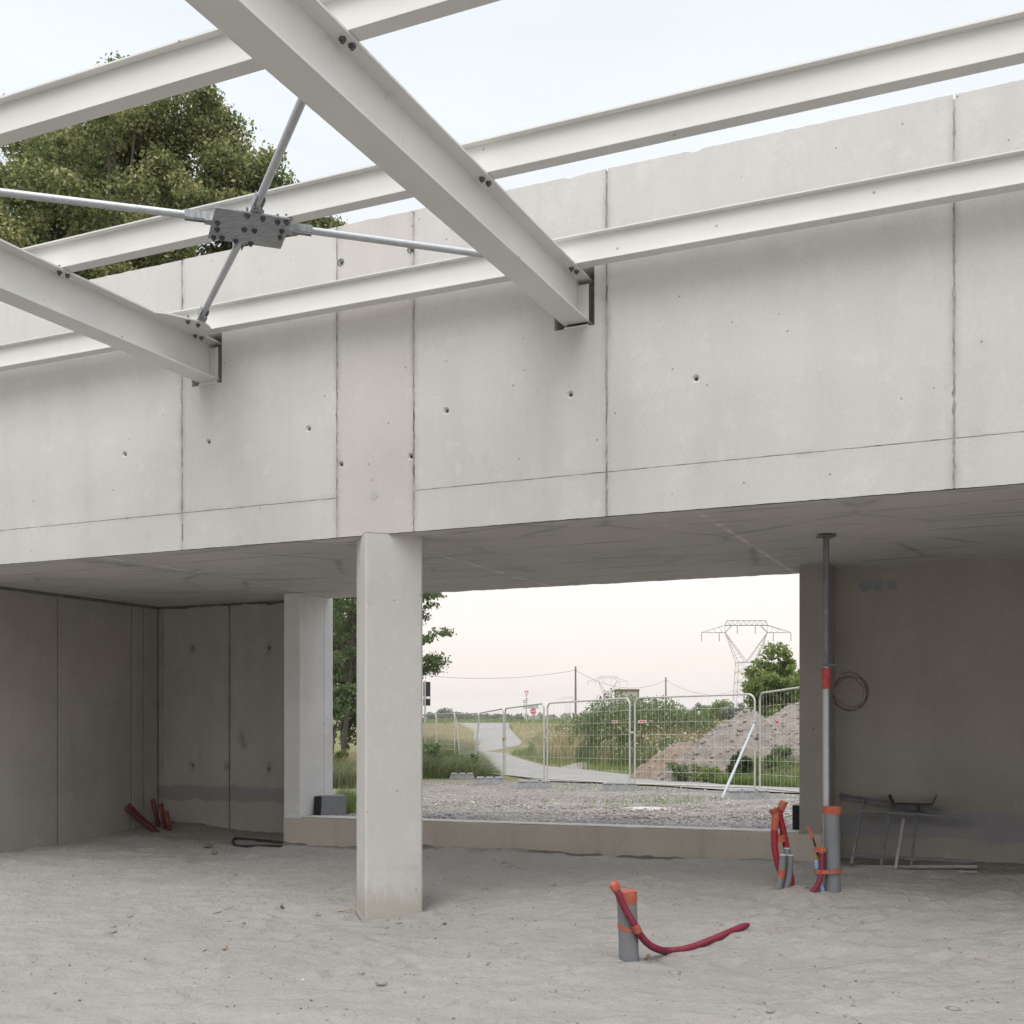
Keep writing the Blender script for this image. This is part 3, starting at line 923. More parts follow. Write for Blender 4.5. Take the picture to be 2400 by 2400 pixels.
# cross bracing: a square galvanised plate under the purlin with four tubes
bc = (-4.64, 6.03); ZP = ZR1 - .012
br = thing('cross_bracing', W(bc[0], bc[1], ZP), 'galvanised cross bracing of four tubes meeting at a bolted square plate', 'bracing')
mb = MB(); hd = .343
mb.prism([W(bc[0] - hd, bc[1], ZP), W(bc[0], bc[1] - hd, ZP), W(bc[0] + hd, bc[1], ZP), W(bc[0], bc[1] + hd, ZP)], (0, 0, .010))
mb.build('centre_plate', 'plate', br)
ends = [(-6.07, 7.27), (-3.30, 7.27), (-3.30, 4.80), (-6.07, 4.80)]
for (eu, ev) in ends:
    d = Vector((eu - bc[0], ev - bc[1], 0)); L = d.length; d.normalize(); nrm = Vector((-d.y, d.x, 0))

    def B(t, s_, z): return W(bc[0] + d.x * t + nrm.x * s_, bc[1] + d.y * t + nrm.y * s_, ZP + z)
    mb = MB(); mb.tube([B(.27, 0, .045), B(L - .03, 0, .045)], .0245, 14)
    rod = mb.build('brace_tube', 'galv', br, smooth=True)
    for t0, t1 in ((.15, .285), (L - .05, L + .075)):
        mb = MB(); o = B(t0, -.036, .0115); mb.obox(o, B(t1, -.036, .0115) - o, B(t0, .036, .0115) - o, (0, 0, .008))
        near = t0 < 1; w0, w1 = (t0 + .10, t0 + .26) if near else (t1 - .25, t1 - .10)
        for s_ in (-1, 1):
            o = B(w0, s_ * .0255, .02); mb.obox(o, B(w1, s_ * .0255, .02) - o, B(w0, s_ * .0325, .02) - o, (0, 0, .05))
        mb.build('end_fork', 'plate', rod)
    for s_ in (-.05, .05): bolt(br, *[c for c in (bc[0] + d.x * .205 + nrm.x * s_, bc[1] + d.y * .205 + nrm.y * s_)], ZP)
for du, dv in ((-.025, -.02), (.025, .02), (-.29, -.005), (-.24, .02), (.29, .005), (.24, -.02)):
    bolt(br, bc[0] + du, bc[1] + dv, ZP)


# ------------------------------------------------------------------ services coming out of the sand
def duct(name, pts, r, mat, label, group=None, parent=None, corr=True, cat='conduit', taper=None):
    path = smooth_path(pts, .0037 if corr else .02)
    n = len(path)
    if corr:
        arc = 0.0; rs = []
        for i in range(n):
            arc += (path[i] - path[max(0, i - 1)]).length
            rs.append(r * (1 + .10 * math.sin(arc / .0145 * 2 * math.pi)))
    else: rs = [r] * n
    if taper:
        for i in range(n):
            t = i / n
            if t > taper: rs[i] *= max(.12, 1 - ((t - taper) / (1 - taper)) ** 2 * .88)
    mb = MB(); mb.tube(path, rs, 12)
    base = min(pts, key=lambda p: p[2])
    o = mb.build(name, mat, parent, None if parent else Vector(base), smooth=not corr)
    if corr: o.data.polygons.foreach_set('use_smooth', [True] * len(o.data.polygons))
    if parent is None: tag(o, label, cat, group)
    return o, path


def wrap(parent, path, i0, i1, r, mat='tape', name='tape_band', rough=.06, cap=False):
    seg = path[i0:i1 + 1]
    if len(seg) > 14: seg = [seg[int(k)] for k in np.linspace(0, len(seg) - 1, 10)]
    n = len(seg)
    rs = [r * (1 + rng.uniform(-rough, rough)) for _ in range(n)]
    mb = MB(); mb.tube(seg, rs, 14)
    for k in range(len(mb.v)): mb.v[k] = mb.v[k] + Vector(rng.normal(size=3) * r * .025)
    return mb.build(name, mat, parent, smooth=True)


def pipe(pts, r, label, top_rim=True, group=None, name='drain_pipe', h_out=None):
    path = smooth_path(pts, .03); mb = MB()
    mb.tube(path, r, 28, cap=False)
    # wall thickness and open bore
    mb.tube([path[-1] - (path[-1] - path[-2]).normalized() * .12, path[-1]], r * .86, 28, cap=True)
    n = 28
    o = mb.build(name, 'pvc', None, Vector(path[0]), smooth=True); tag(o, label, 'pipe', group)
    rim = MB(); t = (path[-1] - path[-2]).normalized()
    rim.tube([path[-1] - t * .004, path[-1] + t * .002], r * 1.004, 28); rim.build('pipe_rim', 'pvc_rim', o, smooth=True)
    return o, path


def G(px, py, Y, dz=0):
    return at(px, py, Y) + Vector((0, 0, dz))


def on_sand(px, py):
    Y = np.arange(4.5, 14.5, .01); X = (px - HX) / F * Y
    d = (EYE - (py - HY) / F * Y) - sand_z(X, Y, True)
    i = int(np.argmax(d <= 0)); return Vector((X[i], Y[i], sz(X[i], Y[i])))


# damp clods kicked up on the sand
n = 650
cx_ = rng.uniform(-4.2, 3.4, n); cy_ = 5.4 + 7 * rng.random(n) ** 1.2; kk = toUV(cx_, cy_)[1] < 10.4; cx_, cy_ = cx_[kk], cy_[kk]
V, T = rocks(np.stack([cx_, cy_, sand_z(cx_, cy_) - .003], -1), .007 + .026 * rng.random(len(cx_)) ** 3, .5)
tag(bulk('sand_clods', V, T, 'sand', smooth=True), kind='stuff')

# 1. the near stub with the red conduit taped to it
zb = sz(.74, 7.25)
p1, path = pipe([(.757, 7.25, zb - .15), (.752, 7.25, zb + .1), (.738, 7.25, zb + .435)], .064, 'short grey stub pipe nearest the camera with a red conduit strapped to its front')
cap = MB(); t = Vector((-.04, 0, 1)).normalized(); e = Vector((.738, 7.25, zb + .435))
cap.tube([e - t * .078, e - t * .05, e - t * .01, e + t * .006, e + t * .009], [.0655, .0668, .067, .066, .05], 24)
for k in range(len(cap.v)): cap.v[k] = cap.v[k] + Vector(rng.normal(size=3) * .0014)
flap = [(e + Vector((.035 + .01 * i, -.058 + .012 * i, -.07 - .018 * (i % 2) - .02 * (i > 1)))) for i in range(4)]
cap.build('tape_cap', 'tape', p1, smooth=True)
band = MB(); e2 = Vector((.749, 7.25, zb + .205))
nseg = 40; vs = []; fs = []
for i in range(nseg):
    a = 2 * math.pi * i / nseg; r_ = .0665 + rng.normal() * .0006
    w = .014 + .004 * math.sin(a * 2 + 1) + rng.normal() * .001
    zc = -.006 * math.cos(a) - .012 * math.sin(a + 2.4)
    for z_ in (-w, 0, w):
        vs.append(e2 + Vector((math.cos(a) * (r_ + (.002 if z_ == 0 else 0)), math.sin(a) * (r_ + (.002 if z_ == 0 else 0)), zc + z_)))
for i in range(nseg):
    j = (i + 1) % nseg
    fs += [(i * 3, j * 3, j * 3 + 1, i * 3 + 1), (i * 3 + 1, j * 3 + 1, j * 3 + 2, i * 3 + 2)]
band.add(vs, fs); band.build('tape_band', 'tape', p1, smooth=True)
pts = [G(1441, 2078, 7.14), G(1448, 2092, 7.14), G(1465, 2130, 7.15), G(1486.5, 2166, 7.16), G(1499, 2189, 7.19), G(1518, 2211, 7.24), G(1540, 2224, 7.33)] + [on_sand(a, b + 6) + Vector((0, 0, .014)) for a, b in ((1568, 2228), (1630, 2216), (1757, 2165))]
d1, path = duct('red_conduit', pts, .0225, 'red_duct', 'long curved dark red conduit half buried in sand, its raised end taped orange', taper=.94)
cp = MB(); a, b = path[0], path[20]; t = (path[0] - path[8]).normalized()
hex_r = [.026, .0315, .034, .033, .024, .008]
cp.tube([a - t * .03, a - t * .018, a, a + t * .02, a + t * .033, a + t * .036], hex_r, 7)
cp.build('tape_cap', 'tape', d1)
i0 = min(range(len(path)), key=lambda i: (path[i] - G(1491, 2175, 7.17)).length)
wrap(d1, path, i0 - 7, i0 + 7, .0275)

# a low ridge of sand banked against the conduit is part of the floor mesh (see MOUNDS)

# 2. three bent grey ducts and two red conduits
Y2 = 8.88
for k, (pp, lab, rr) in enumerate([
        ([(1800, 2116), (1813, 2101), (1825, 2077), (1831, 2050), (1834, 2025), (1834.6, 2003)], 'front left bent grey pipe of the bundle by the right pier, banded with orange tape', .0285),
        ([(1826, 2110), (1838, 2090), (1846, 2065), (1850, 2040), (1851, 2004)], 'darker bent grey pipe on the right of the three pipe bundle', .0285),
        ([(1836, 2095), (1842, 2060), (1845, 2025), (1845, 1988)], 'tallest straight grey pipe standing behind two bent grey pipes', .0265)]):
    yy = Y2 + (.0, .03, .09)[k]
    o, path = pipe([G(a, b, yy) for a, b in pp], rr, lab, group='grey pipes by the right pier')
    if k == 0:
        n = len(path); i0 = min(range(n), key=lambda i: (path[i] - G(1833, 2044, yy)).length)
        wrap(o, path, i0 - 1, i0 + 1, rr * 1.04, rough=.01)
o, path = duct('red_conduit', [G(a, b, 8.98) for a, b in ((1848, 2112), (1838, 2075), (1828, 2040), (1822, 2020), (1815.5, 1985), (1815, 1945), (1818, 1918), (1817, 1905))], .027, 'bright_duct', 'bright red corrugated conduit with a wide orange taped mouth, left one of the tall pair', 'tall red conduits by the right pier')
n = len(path); wrap(o, path, n - 38, n - 1, .031, name='tape_cap')
mouth = MB(); mouth.tube([path[-1] - Vector((0, 0, .01)), path[-1] + Vector((-.006, 0, .012)), path[-1] + Vector((-.012, 0, .03))], [.029, .036, .044], 14, cap=False); mouth.build('tape_flare', 'tape', o, smooth=True)
o2, path = duct('red_conduit', [G(a, b, 9.03) for a, b in ((1858, 2112), (1853, 2075), (1849, 2020), (1841, 1975), (1834, 1940), (1828, 1915), (1829, 1900), (1838, 1878))], .027, 'bright_duct', 'bright red corrugated conduit reaching highest, its bent tip capped with orange tape', 'tall red conduits by the right pier')
n = len(path); wrap(o2, path, n - 21, n - 1, .0305, name='tape_cap')
j = MB(); c = G(1826, 1966, 8.995); vs = []; fs = []
for i in range(28):
    a = 2 * math.pi * i / 28
    for q, dz in enumerate((-.03, -.012, .008, .03)):
        rr = 1 + rng.normal() * .015
        vs.append(c + Vector((math.cos(a) * .058 * rr, .012 + math.sin(a) * .034 * rr, dz + .008 * math.cos(a))))
for i in range(28):
    jn = (i + 1) % 28; fs += [(i * 4 + q, jn * 4 + q, jn * 4 + q + 1, i * 4 + q + 1) for q in range(3)]
j.add(vs, fs); j.build('tape_band', 'tape', o, smooth=True)
# flared root of the bundle
mb = MB(); mb.tube([G(1846, 2106, 8.96), G(1850, 2080, 8.96), G(1852, 2050, 8.96)], [.085, .045, .03], 14); mb.build('conduit_root', 'bright_duct', o2, smooth=True)

# 3. tall grey pipe with red and blue conduits
YP = 8.80
pb = G(1951.6, 2104, YP)
p3, path = pipe([pb + Vector((.004, 0, -.12)), pb + Vector((0, 0, .2)), G(1948.5, 1893, YP)], .0605, 'tall thick grey pipe with an orange taped top standing in front of the steel prop')
e = path[-1]; cap = MB()
cap.tube([e - Vector((0, 0, .05)), e - Vector((0, 0, .03)), e + Vector((0, 0, .0)), e + Vector((0, 0, .01))], [.0625, .064, .066, .064], 24, cap=False)
for k in range(len(cap.v)):
    dv = cap.v[k] - e; kx = max(0, dv.x - .03) * .35
    cap.v[k] = cap.v[k] + Vector(rng.normal(size=3) * .0015) + Vector((kx, 0, 0))
cap.tube([e - Vector((0, 0, .012)), e - Vector((0, 0, .006))], .061, 24)
cap.build('tape_cap', 'tape', p3, smooth=True)
vs = []; fs = []; c = G(1951, 2040, YP)
for i in range(44):
    a = 2 * math.pi * i / 44
    wdt = .018 if math.cos(a) > .2 else (.012 if math.cos(a) > -.5 else .017)
    for q, dz in enumerate((-1, -.35, .35, 1)):
        px = .064 * math.cos(a) if math.cos(a) > -.1 else -.0064 + .155 * (math.cos(a) + .1)
        vs.append(c + Vector((px, -.01 + .072 * math.sin(a) * (1 if math.cos(a) > 0 else 1.05), dz * wdt + .006 * math.cos(a) + rng.normal() * .0012)))
for i in range(44):
    jn = (i + 1) % 44; fs += [(i * 4 + q, jn * 4 + q, jn * 4 + q + 1, i * 4 + q + 1) for q in range(3)]
mb = MB(); mb.add(vs, fs); mb.build('tape_band', 'tape', p3, smooth=True)
o, path = duct('red_conduit', [G(a, b, YP - .04) for a, b in ((1893, 2106), (1903, 2093), (1916, 2075), (1923, 2055), (1926, 2030), (1926, 2005), (1925, 1993))], .0225, 'red_duct', 'short dusty red conduit curving up in front of a striped blue conduit')
n = len(path)
mb = MB(); t = Vector((0, 0, 1)); e = path[-1]
mb.tube([e - t * .02, e + t * .0, e + t * .018], [.024, .026, .012], 12); mb.obox(e + Vector((-.055, -.02, -.012)), (.09, .012, -.004), (0, .03, .01), (0, .0, .026)); mb.build('tape_cap', 'tape', o)
o, path = duct('blue_conduit', [G(a, b, YP + .0) for a, b in ((1932, 2108), (1924, 2080), (1918, 2050), (1914, 2014))], .0235, 'blue_duct', 'blue and white ribbed conduit plugged with ochre foam beside the tall grey pipe')
fo = MB(); bmv = bmesh.new(); bmesh.ops.create_icosphere(bmv, subdivisions=2, radius=.021)
fo.add([path[-1] + Vector((v.co.x * 1.1 * (1 + rng.normal() * .08), v.co.y * (1 + rng.normal() * .08), v.co.z * 1.3 + .012)) for v in bmv.verts], [tuple(v.index for v in f.verts) for f in bmv.faces]); bmv.free()
fo.build('foam_plug', 'foam', o, smooth=True)
o, path = duct('black_cable', [G(a, b, YP - .005) for a, b in ((1917, 2006), (1913, 1990), (1908, 1973), (1903, 1958), (1897, 1947), (1893, 1940))], .0085, 'black', 'thin black cable end with an orange taped tip rising from the blue conduit', corr=False, cat='cable')
n = len(path)
mb = MB(); mb.tube([G(1903, 1966, YP - .006), G(1901, 1955, YP - .006), G(1896, 1946, YP - .006), G(1892.5, 1939.5, YP - .006)], [.011, .0125, .013, .016], 9); mb.build('tape_tip', 'tape', o)
mb = MB(); mb.tube([G(1910, 1992, YP - .006), G(1912, 1986, YP - .006)], [.012, .014], 8); mb.build('tape_band', 'tape', o)

# ------------------------------------------------------------------ steel prop
PX, PY = at(1936, 1254, 8.99)[:2]
zf = sz(PX, PY)
pr = thing('steel_prop', (PX, PY, zf), 'adjustable steel prop with a red collar standing under the slab by the right pier', 'prop')
mb = MB(); mb.tube([(PX, PY, zf + .008), (PX, PY, 1.98)], .0265, 20); mb.build('outer_tube', 'galv', pr, smooth=True)
mb = MB(); mb.tube([(PX, PY, 1.981), (PX, PY, 3.012)], .0235, 18); mb.build('inner_tube', 'steel', pr, smooth=True)
mb = MB(); mb.box(PX - .065, PX + .065, PY - .065, PY + .065, 3.013, 3.023); mb.build('head_plate', 'steel', pr)
mb = MB(); mb.box(PX - .06, PX + .06, PY - .06, PY + .06, zf, zf + .008); mb.build('base_plate', 'steel', pr)
mb = MB(); mb.tube([(PX, PY, 1.80), (PX, PY, 1.805), (PX, PY, 1.962), (PX, PY, 1.967)], [.0345, .036, .036, .0345], 20); mb.build('collar', 'red_paint', pr, smooth=True)
mb = MB(); mb.tube(smooth_path([(PX - .036, PY - .02, 1.975), (PX - .03, PY - .04, 1.99), (PX + .02, PY - .04, 1.992), (PX + .17, PY - .03, 1.982), (PX + .185, PY - .025, 1.972)], .02), .0065, 8); mb.build('pin', 'steel', pr, smooth=True)
cc = at(1993, 1620, 8.95); mb = MB()
for k in range(7):
    r0 = .122 + .022 * rng.random(); off = Vector((rng.normal() * .008, 0, rng.normal() * .01 - .004 * k))
    ph = rng.uniform(0, 6.28); ex_ = 1 + rng.uniform(-.05, .05)
    pts = [cc + off + Vector((r0 * ex_ * math.cos(t + ph), .006 * k - .02 + .015 * math.sin(t * 2 + k), r0 * 1.04 * math.sin(t + ph) + .008 * math.sin(3 * t + k))) for t in np.linspace(0, 6.28 * rng.uniform(.75, 1.0), 40)]
    mb.tube(pts, .0021 if k else .003, 5)
tag(mb.build('wire_coil', 'rust'), 'loose coil of thin dark wire hanging from the red collar of the steel prop', 'wire coil')

# ------------------------------------------------------------------ frame and bars leaning by the right wall


def RW(px, py, v):
    s = (px - HX) / F; Y = v / (CU + SU * s)
    return Vector((s * Y, Y, EYE + (HY - py) / F * Y))


fr = thing('metal_ladder', RW(2060, 2034, 10.75), 'dark steel ladder shaped frame leaning on the right rear wall', 'ladder')


def bar(pts, w, t, name, mat, parent):
    mb = MB(); a, b = map(Vector, pts); d = (b - a).normalized(); n_ = W(0, 1) ; s_ = d.cross(n_).normalized(); n2 = s_.cross(d)
    mb.obox(a - s_ * w / 2 - n2 * t / 2, b - a, s_ * w, n2 * t); return mb.build(name, mat, parent, bevel=.002)


for a, b in (((2026.5, 1868), (1995, 2027)), ((2090, 1877), (2065, 2028)), ((2153, 1888), (2135, 2030))):
    bar((RW(*a, 11.22), RW(*b, 10.85)), .024, .024, 'stile', 'steel', fr)
for (a, b), v in ((((2010, 1900), (2280, 1916)), 11.13), (((1989, 2003), (2280, 2020)), 10.89)):
    bar((RW(*a, v), RW(*b, v)), .026, .03, 'rail', 'steel', fr)
o = bar((RW(2118, 1920, 11.0), RW(2098, 2040, 10.66)), .027, .02, 'steel_bar', 'pale_steel', None); tag(o, 'pale upright steel bar leaning in front of the dark ladder frame', 'bar')
o = bar((RW(1968, 2031, 10.82), RW(2290, 2031, 10.82)), .024, .03, 'steel_bar', 'pale_steel', None); tag(o, 'long pale steel bar lying along the foot of the leaning frame', 'bar')
o = bar((RW(2040, 2040, 10.64), RW(2290, 2043, 10.64)), .017, .05, 'steel_bar', 'pale_steel', None); tag(o, 'flat steel bar lying in the sand in front of the long pale bar', 'bar')
mb = MB(); a, b = RW(1970, 1861, 11.27), RW(2200, 1897, 11.2); d = (b - a)
dn = d.normalized(); up = Vector((0, 0, 1)); nn = W(0, -1)
mb.obox(a, d, up * .006, nn * .05); mb.obox(a - up * .046, d, up * .0455, nn * .005)
tag(mb.build('steel_angle', 'steel', None), 'steel angle bar sloping down behind the top of the leaning frame', 'bar')
mb = MB()
prof = [(-.0, 0), (.03, -.085), (.30, -.085), (.33, 0), (.322, 0), (.295, -.078), (.035, -.078), (.008, 0)]
a = RW(2080, 1864, 11.05)
n_ = len(prof)
ring1 = [a + W(p[0] * 1.3, 0, p[1]) for p in prof]
mb.add(ring1 + [p + W(0, .2, 0) for p in ring1], [(i, (i + 1) % n_, n_ + (i + 1) % n_, n_ + i) for i in range(n_)] + [(0, 1, 6, 7), (1, 2, 5, 6), (2, 3, 4, 5)] + [(n_, n_ + 7, n_ + 6, n_ + 1), (n_ + 1, n_ + 6, n_ + 5, n_ + 2), (n_ + 2, n_ + 5, n_ + 4, n_ + 3)])
tag(mb.build('mortar_trough', 'rust'), 'dark rusty trough perched on the leaning frame at the right edge', 'trough')

# ------------------------------------------------------------------ left corner: conduits with corner shade in their colour, and hose
zc = lambda p: sz(p.x, p.y)
labs = ['shade-toned red conduit sloping far left out of the dark corner', 'shade-toned red conduit lying just under the other sloping one', 'upright shade-toned orange conduit with the tallest tip in the left corner', 'upright shade-toned orange conduit in the middle of the corner bunch', 'shortest dark red conduit at the right of the corner bunch']
specs = [((288, 1874), (362, 1944), 10.95), ((284, 1884), (368, 1950), 10.9), ((357, 1873), (371, 1948), 11.1), ((376, 1884), (384, 1948), 11.05), ((389, 1901), (394, 1952), 11.0)]
for lab, (a, b, v) in zip(labs, specs):
    A, Bp = RW(*a, v), RW(*b, v)
    Bp = Bp + (Bp - A).normalized() * .12
    o, path = duct('red_conduit', [Bp, (A + Bp) / 2 + Vector((.02, 0, -.03)), A], .028, 'shade_duct', lab, 'conduits in the left corner')
    wrap(o, path, len(path) - 45, len(path) - 1, .0315, 'shade_tape', name='tape_cap')
hp = [RW(a, b, v) for a, b, v in ((662, 1966, 10.8), (620, 1966, 10.82), (570, 1965, 10.86), (550, 1969, 10.8), (546, 1973, 10.66), (555, 1977, 10.56), (590, 1978, 10.55), (630, 1975, 10.6), (662, 1970, 10.7))]
hp = [Vector((p.x, p.y, sz(p.x, p.y) + .012)) for p in hp]
o, _ = duct('black_hose', hp, .016, 'black', 'loop of black hose lying on the sand against the threshold wall', corr=False, cat='hose')

# blocks on the threshold
o = RW(752.5, 1915, 11.22); zt_ = .42
o.z = zt_
a = Vector((math.cos(R(4)), math.sin(R(4)), 0)) * .285; b = Vector((-.42, .9, 0)).normalized() * .2
blk = thing('edging_block', o, 'blue grey board block with a black end face leaning at the left pier', 'block')
mb = MB(); mb.obox(o, a + Vector((.01, 0, .008)), b, (.005, .03, .225)); mb.build('body', 'slate', blk, bevel=.003)
mb = MB(); oo = o + Vector((-.095, .05, 0)); mb.obox(oo, Vector((.09, -.048, 0)), b, (0, .03, .22)); mb.build('black_end', 'bitumen', blk, bevel=.002)
o = RW(1857, 1945, 11.21); o.z = .474
mb = MB(); mb.obox(o, (.13, -.02, 0), W(0, .25, 0), (0, 0, .235))
blk2 = mb.build('edging_block', 'bitumen', None, bevel=.003); tag(blk2, 'small black faced block standing against the right pier on the threshold', 'block')
mb = MB(); mb.obox(o + Vector((-.004, 0, .236)), (.134, -.02, 0), W(0, .25, 0), (0, 0, .006)); mb.build('pale_top', 'board', blk2)

# small things lying on the sand


def rock_at(p, s, mat, name, label, cat, sq=.75):
    V, T = rocks(np.array([[p.x, p.y, p.z + s * .35]]), np.array([s]), sq)
    bm = bmesh.new()
    for v in V: bm.verts.new(v)
    bm.verts.ensure_lookup_table()
    for t in T: bm.faces.new([bm.verts[i] for i in t])
    bmesh.ops.subdivide_edges(bm, edges=bm.edges[:], cuts=1, smooth=.6, use_grid_fill=True)
    mb = MB(); bm.verts.index_update(); mb.add([v.co + Vector(rng.normal(size=3) * s * .03) for v in bm.verts], [tuple(v.index for v in f.verts) for f in bm.faces]); bm.free()
    return tag(mb.build(name, mat, None, p, smooth=True), label, cat)


rock_at(on_sand(660, 2130), .024, 'stone', 'dark_stone', 'rounded dark stone lying alone on the sand left of the column', 'stone')
rock_at(on_sand(1041, 2168), .016, 'stone', 'dark_stone', 'small dark stone on the sand by the foot of the column', 'stone', .6)
rock_at(on_sand(486, 1986), .055, 'clod', 'earth_clod', 'olive earth clod on the sand nearest the dark rear wall', 'clod', .35)
rock_at(on_sand(503, 2002), .045, 'clod', 'earth_clod', 'olive earth clod on the sand in front of the other one', 'clod', .45)


def strip(px0, py0, px1, py1, w, mat, name, label, cat, lift=.02):
    a, b = on_sand(px0, py0), on_sand(px1, py1)
    path = [a.lerp(b, t) + Vector((0, 0, .005 + lift * t * t)) for t in np.linspace(0, 1, 8)]
    mb = MB(); d = (b - a).normalized(); s_ = Vector((-d.y, d.x, 0)) * w
    n_ = len(path); vs = []
    for i, p in enumerate(path):
        k = .6 + .4 * math.sin(i * 1.3); vs += [p - s_ * k, p + s_ * k, p + s_ * k + Vector((0, 0, .004)), p - s_ * k + Vector((0, 0, .004))]
    mb.add(vs, [(i * 4 + q, i * 4 + (q + 1) % 4, i * 4 + 4 + (q + 1) % 4, i * 4 + 4 + q) for i in range(n_ - 1) for q in range(4)] + [(0, 1, 2, 3), tuple((n_ - 1) * 4 + q for q in range(4))])
    return tag(mb.build(name, mat, None, a), label, cat)


strip(500, 2143, 546, 2131, .016, 'slate', 'plastic_scrap', 'curled strip of dark plastic on the sand at the left', 'scrap', .02)
strip(792, 2139, 826, 2132, .012, 'wood', 'wood_splinter', 'upper pale wood splinter at the left foot of the column', 'splinter', .012)
strip(788, 2143, 828, 2138, .008, 'wood', 'wood_splinter', 'lower pale wood splinter at the left foot of the column', 'splinter', .004)
strip(845, 2158, 833, 2146, .006, 'stone', 'bent_twig', 'dark bent twig sticking from the sand at the column corner', 'twig', .03)
strip(476, 2229, 488, 2228, .014, 'wood', 'dry_leaf', 'pale yellow dry leaf on the sand at lower left', 'leaf', .006)
strip(524, 2228, 532, 2225, .01, 'dead_leaf', 'dry_leaf', 'reddish dry leaf beside the pale yellow one', 'leaf', .01)
strip(1511, 2250, 1521, 2244, .012, 'dead_leaf', 'wood_chip', 'brown wood chip at the foot of the near grey pipe', 'chip', .012)
strip(1888, 2082, 1912, 2088, .012, 'stone', 'wood_chip', 'dark chip on the sand between the two pipe clusters', 'chip', .02)
strip(440, 2021, 462, 2026, .006, 'clod', 'curled_root', 'thin curled root on the sand at the left', 'root', .02)

# ------------------------------------------------------------------ outdoors: ground, road
R_EDGE = [(1193, 1694.5), (1192, 1704), (1208, 1724), (1224.6, 1741), (1215, 1755), (1191, 1769.6), (1205, 1775), (1230, 1783), (1283, 1797.6), (1395, 1809), (1469, 1817), (1560, 1829), (1698, 1842), (1873, 1850), (2300, 1868)]
L_EDGE = [(1073, 1692.5), (1083, 1713), (1111, 1735), (1106, 1747), (1085, 1757), (1112, 1775), (1159, 1803), (1177, 1817), (1283, 1833), (1469, 1840), (1560, 1845), (1698, 1855), (1873, 1862), (2300, 1885)]
RE = sorted([tuple(ground(*p)[:2]) for p in R_EDGE], key=lambda p: p[1]); LE = sorted([tuple(ground(*p)[:2]) for p in L_EDGE], key=lambda p: p[1])
RYs, RXs = np.array([p[1] for p in RE]), np.array([p[0] for p in RE]); LYs, LXs = np.array([p[1] for p in LE]), np.array([p[0] for p in LE])


def road_gap(x, y):
    """signed distance-like value: >0 outside the road, in metres across"""
    xl = np.interp(y, LYs, LXs); xr = np.interp(y, RYs, RXs)
    d = np.maximum(xl - x, x - xr)
    return np.where((y < LYs[0]) | (y > RYs[-1]), 5.0, d)


BUMPS = [(3.2, 63, .9, 5.0), (2.9, 53, 1.0, 5.0), (3.1, 47, 1.15, 4.2), (3.9, 44, 1.72, 3.9), (4.9, 42.5, 1.5, 3.8), (5.5, 42, 1.5, 3.0), (5.7, 41.5, 1.2, 2.6), (4.3, 39, .8, 3.2)]


def bank_z(x, y):
    z = 0
    for (a, b, h, r) in BUMPS:
        d2 = ((x - a) ** 2 + (y - b) ** 2) / r ** 2
        z = np.maximum(z, h * np.exp(-d2 * 1.1))
    g = np.clip(road_gap(x, y) / 2.6, 0, 1)
    return z * g * g * (3 - 2 * g)


def out_z(x, y):
    return tz(y) + bank_z(x, y)


ul = np.concatenate([-np.geomspace(24, 2400, 36)[::-1], np.arange(-23.8, -7.94, .3), [-7.931, -7.92], np.arange(-7.8, -1.7, .2), [-1.66, -1.65], np.arange(-1.5, 14, .3), np.geomspace(14, 2400, 36)])
vl = np.concatenate([[0, .6, .9, 1.2], np.arange(1.5, 60, .4), np.geomspace(60, 2400, 50)])
UU, TT = np.meshgrid(ul, vl)
start = np.where((UU > -7.925) & (UU < -1.655), 11.19, 11.78)
VV = start + TT
X = UU * CU + VV * SU; Y = -UU * SU + VV * CU
Z = out_z(X, np.clip(Y, 11, None)) + .02 * fbm(X * 1.2, Y * 1.2, 3) * (Y < 60)
nx, ny = len(ul), len(vl); idx = np.arange(nx * ny).reshape(ny, nx)
Q = np.stack([idx[:-1, :-1], idx[:-1, 1:], idx[1:, 1:], idx[1:, :-1]], -1).reshape(-1, 4)
tag(bulk('ground', np.stack([X, Y, Z], -1).reshape(-1, 3), Q, 'ground', smooth=True), kind='structure')

yr = np.concatenate([np.geomspace(max(LYs[0], RYs[0]) + .02, min(LYs[-1], RYs[-1]), 260)])
xl = np.interp(yr, LYs, LXs); xr = np.interp(yr, RYs, RXs); xr = np.maximum(xr, xl + .05)
t = np.linspace(0, 1, 14)
X = xl[:, None] + (xr - xl)[:, None] * t; X = X + (.06 * fbm(X * 3, yr[:, None] * 2, 2)) * ((t == 0) | (t == 1))
Y = np.repeat(yr[:, None], 14, 1)
Z = tz(Y) + .035 + .012 * np.sin(t * math.pi)
idx = np.arange(X.size).reshape(X.shape)
Q = np.stack([idx[:-1, :-1], idx[:-1, 1:], idx[1:, 1:], idx[1:, :-1]], -1).reshape(-1, 4)
tag(bulk('road', np.stack([X, Y, Z], -1).reshape(-1, 3), Q, 'road', smooth=True), kind='structure')
mb = MB()
for px in (1092, 1111, 1130, 1150, 1169, 1184):
    g0 = ground(px, 1704.6); w = .55
    mb.box(g0.x - w / 2, g0.x + w / 2, g0.y - .9, g0.y + .9, g0.z + .05, g0.z + .056)
tag(mb.build('road_marking', 'sign_white'), kind='structure')
# crossing road far behind
a = ground(700, 1693.5); b = ground(1700, 1693.5)
mb = MB(); mb.box(-60, 25, a.y - 3, a.y + 4, a.z + .05, a.z + .06)
tag(mb.build('crossing_road', 'road'), kind='structure')

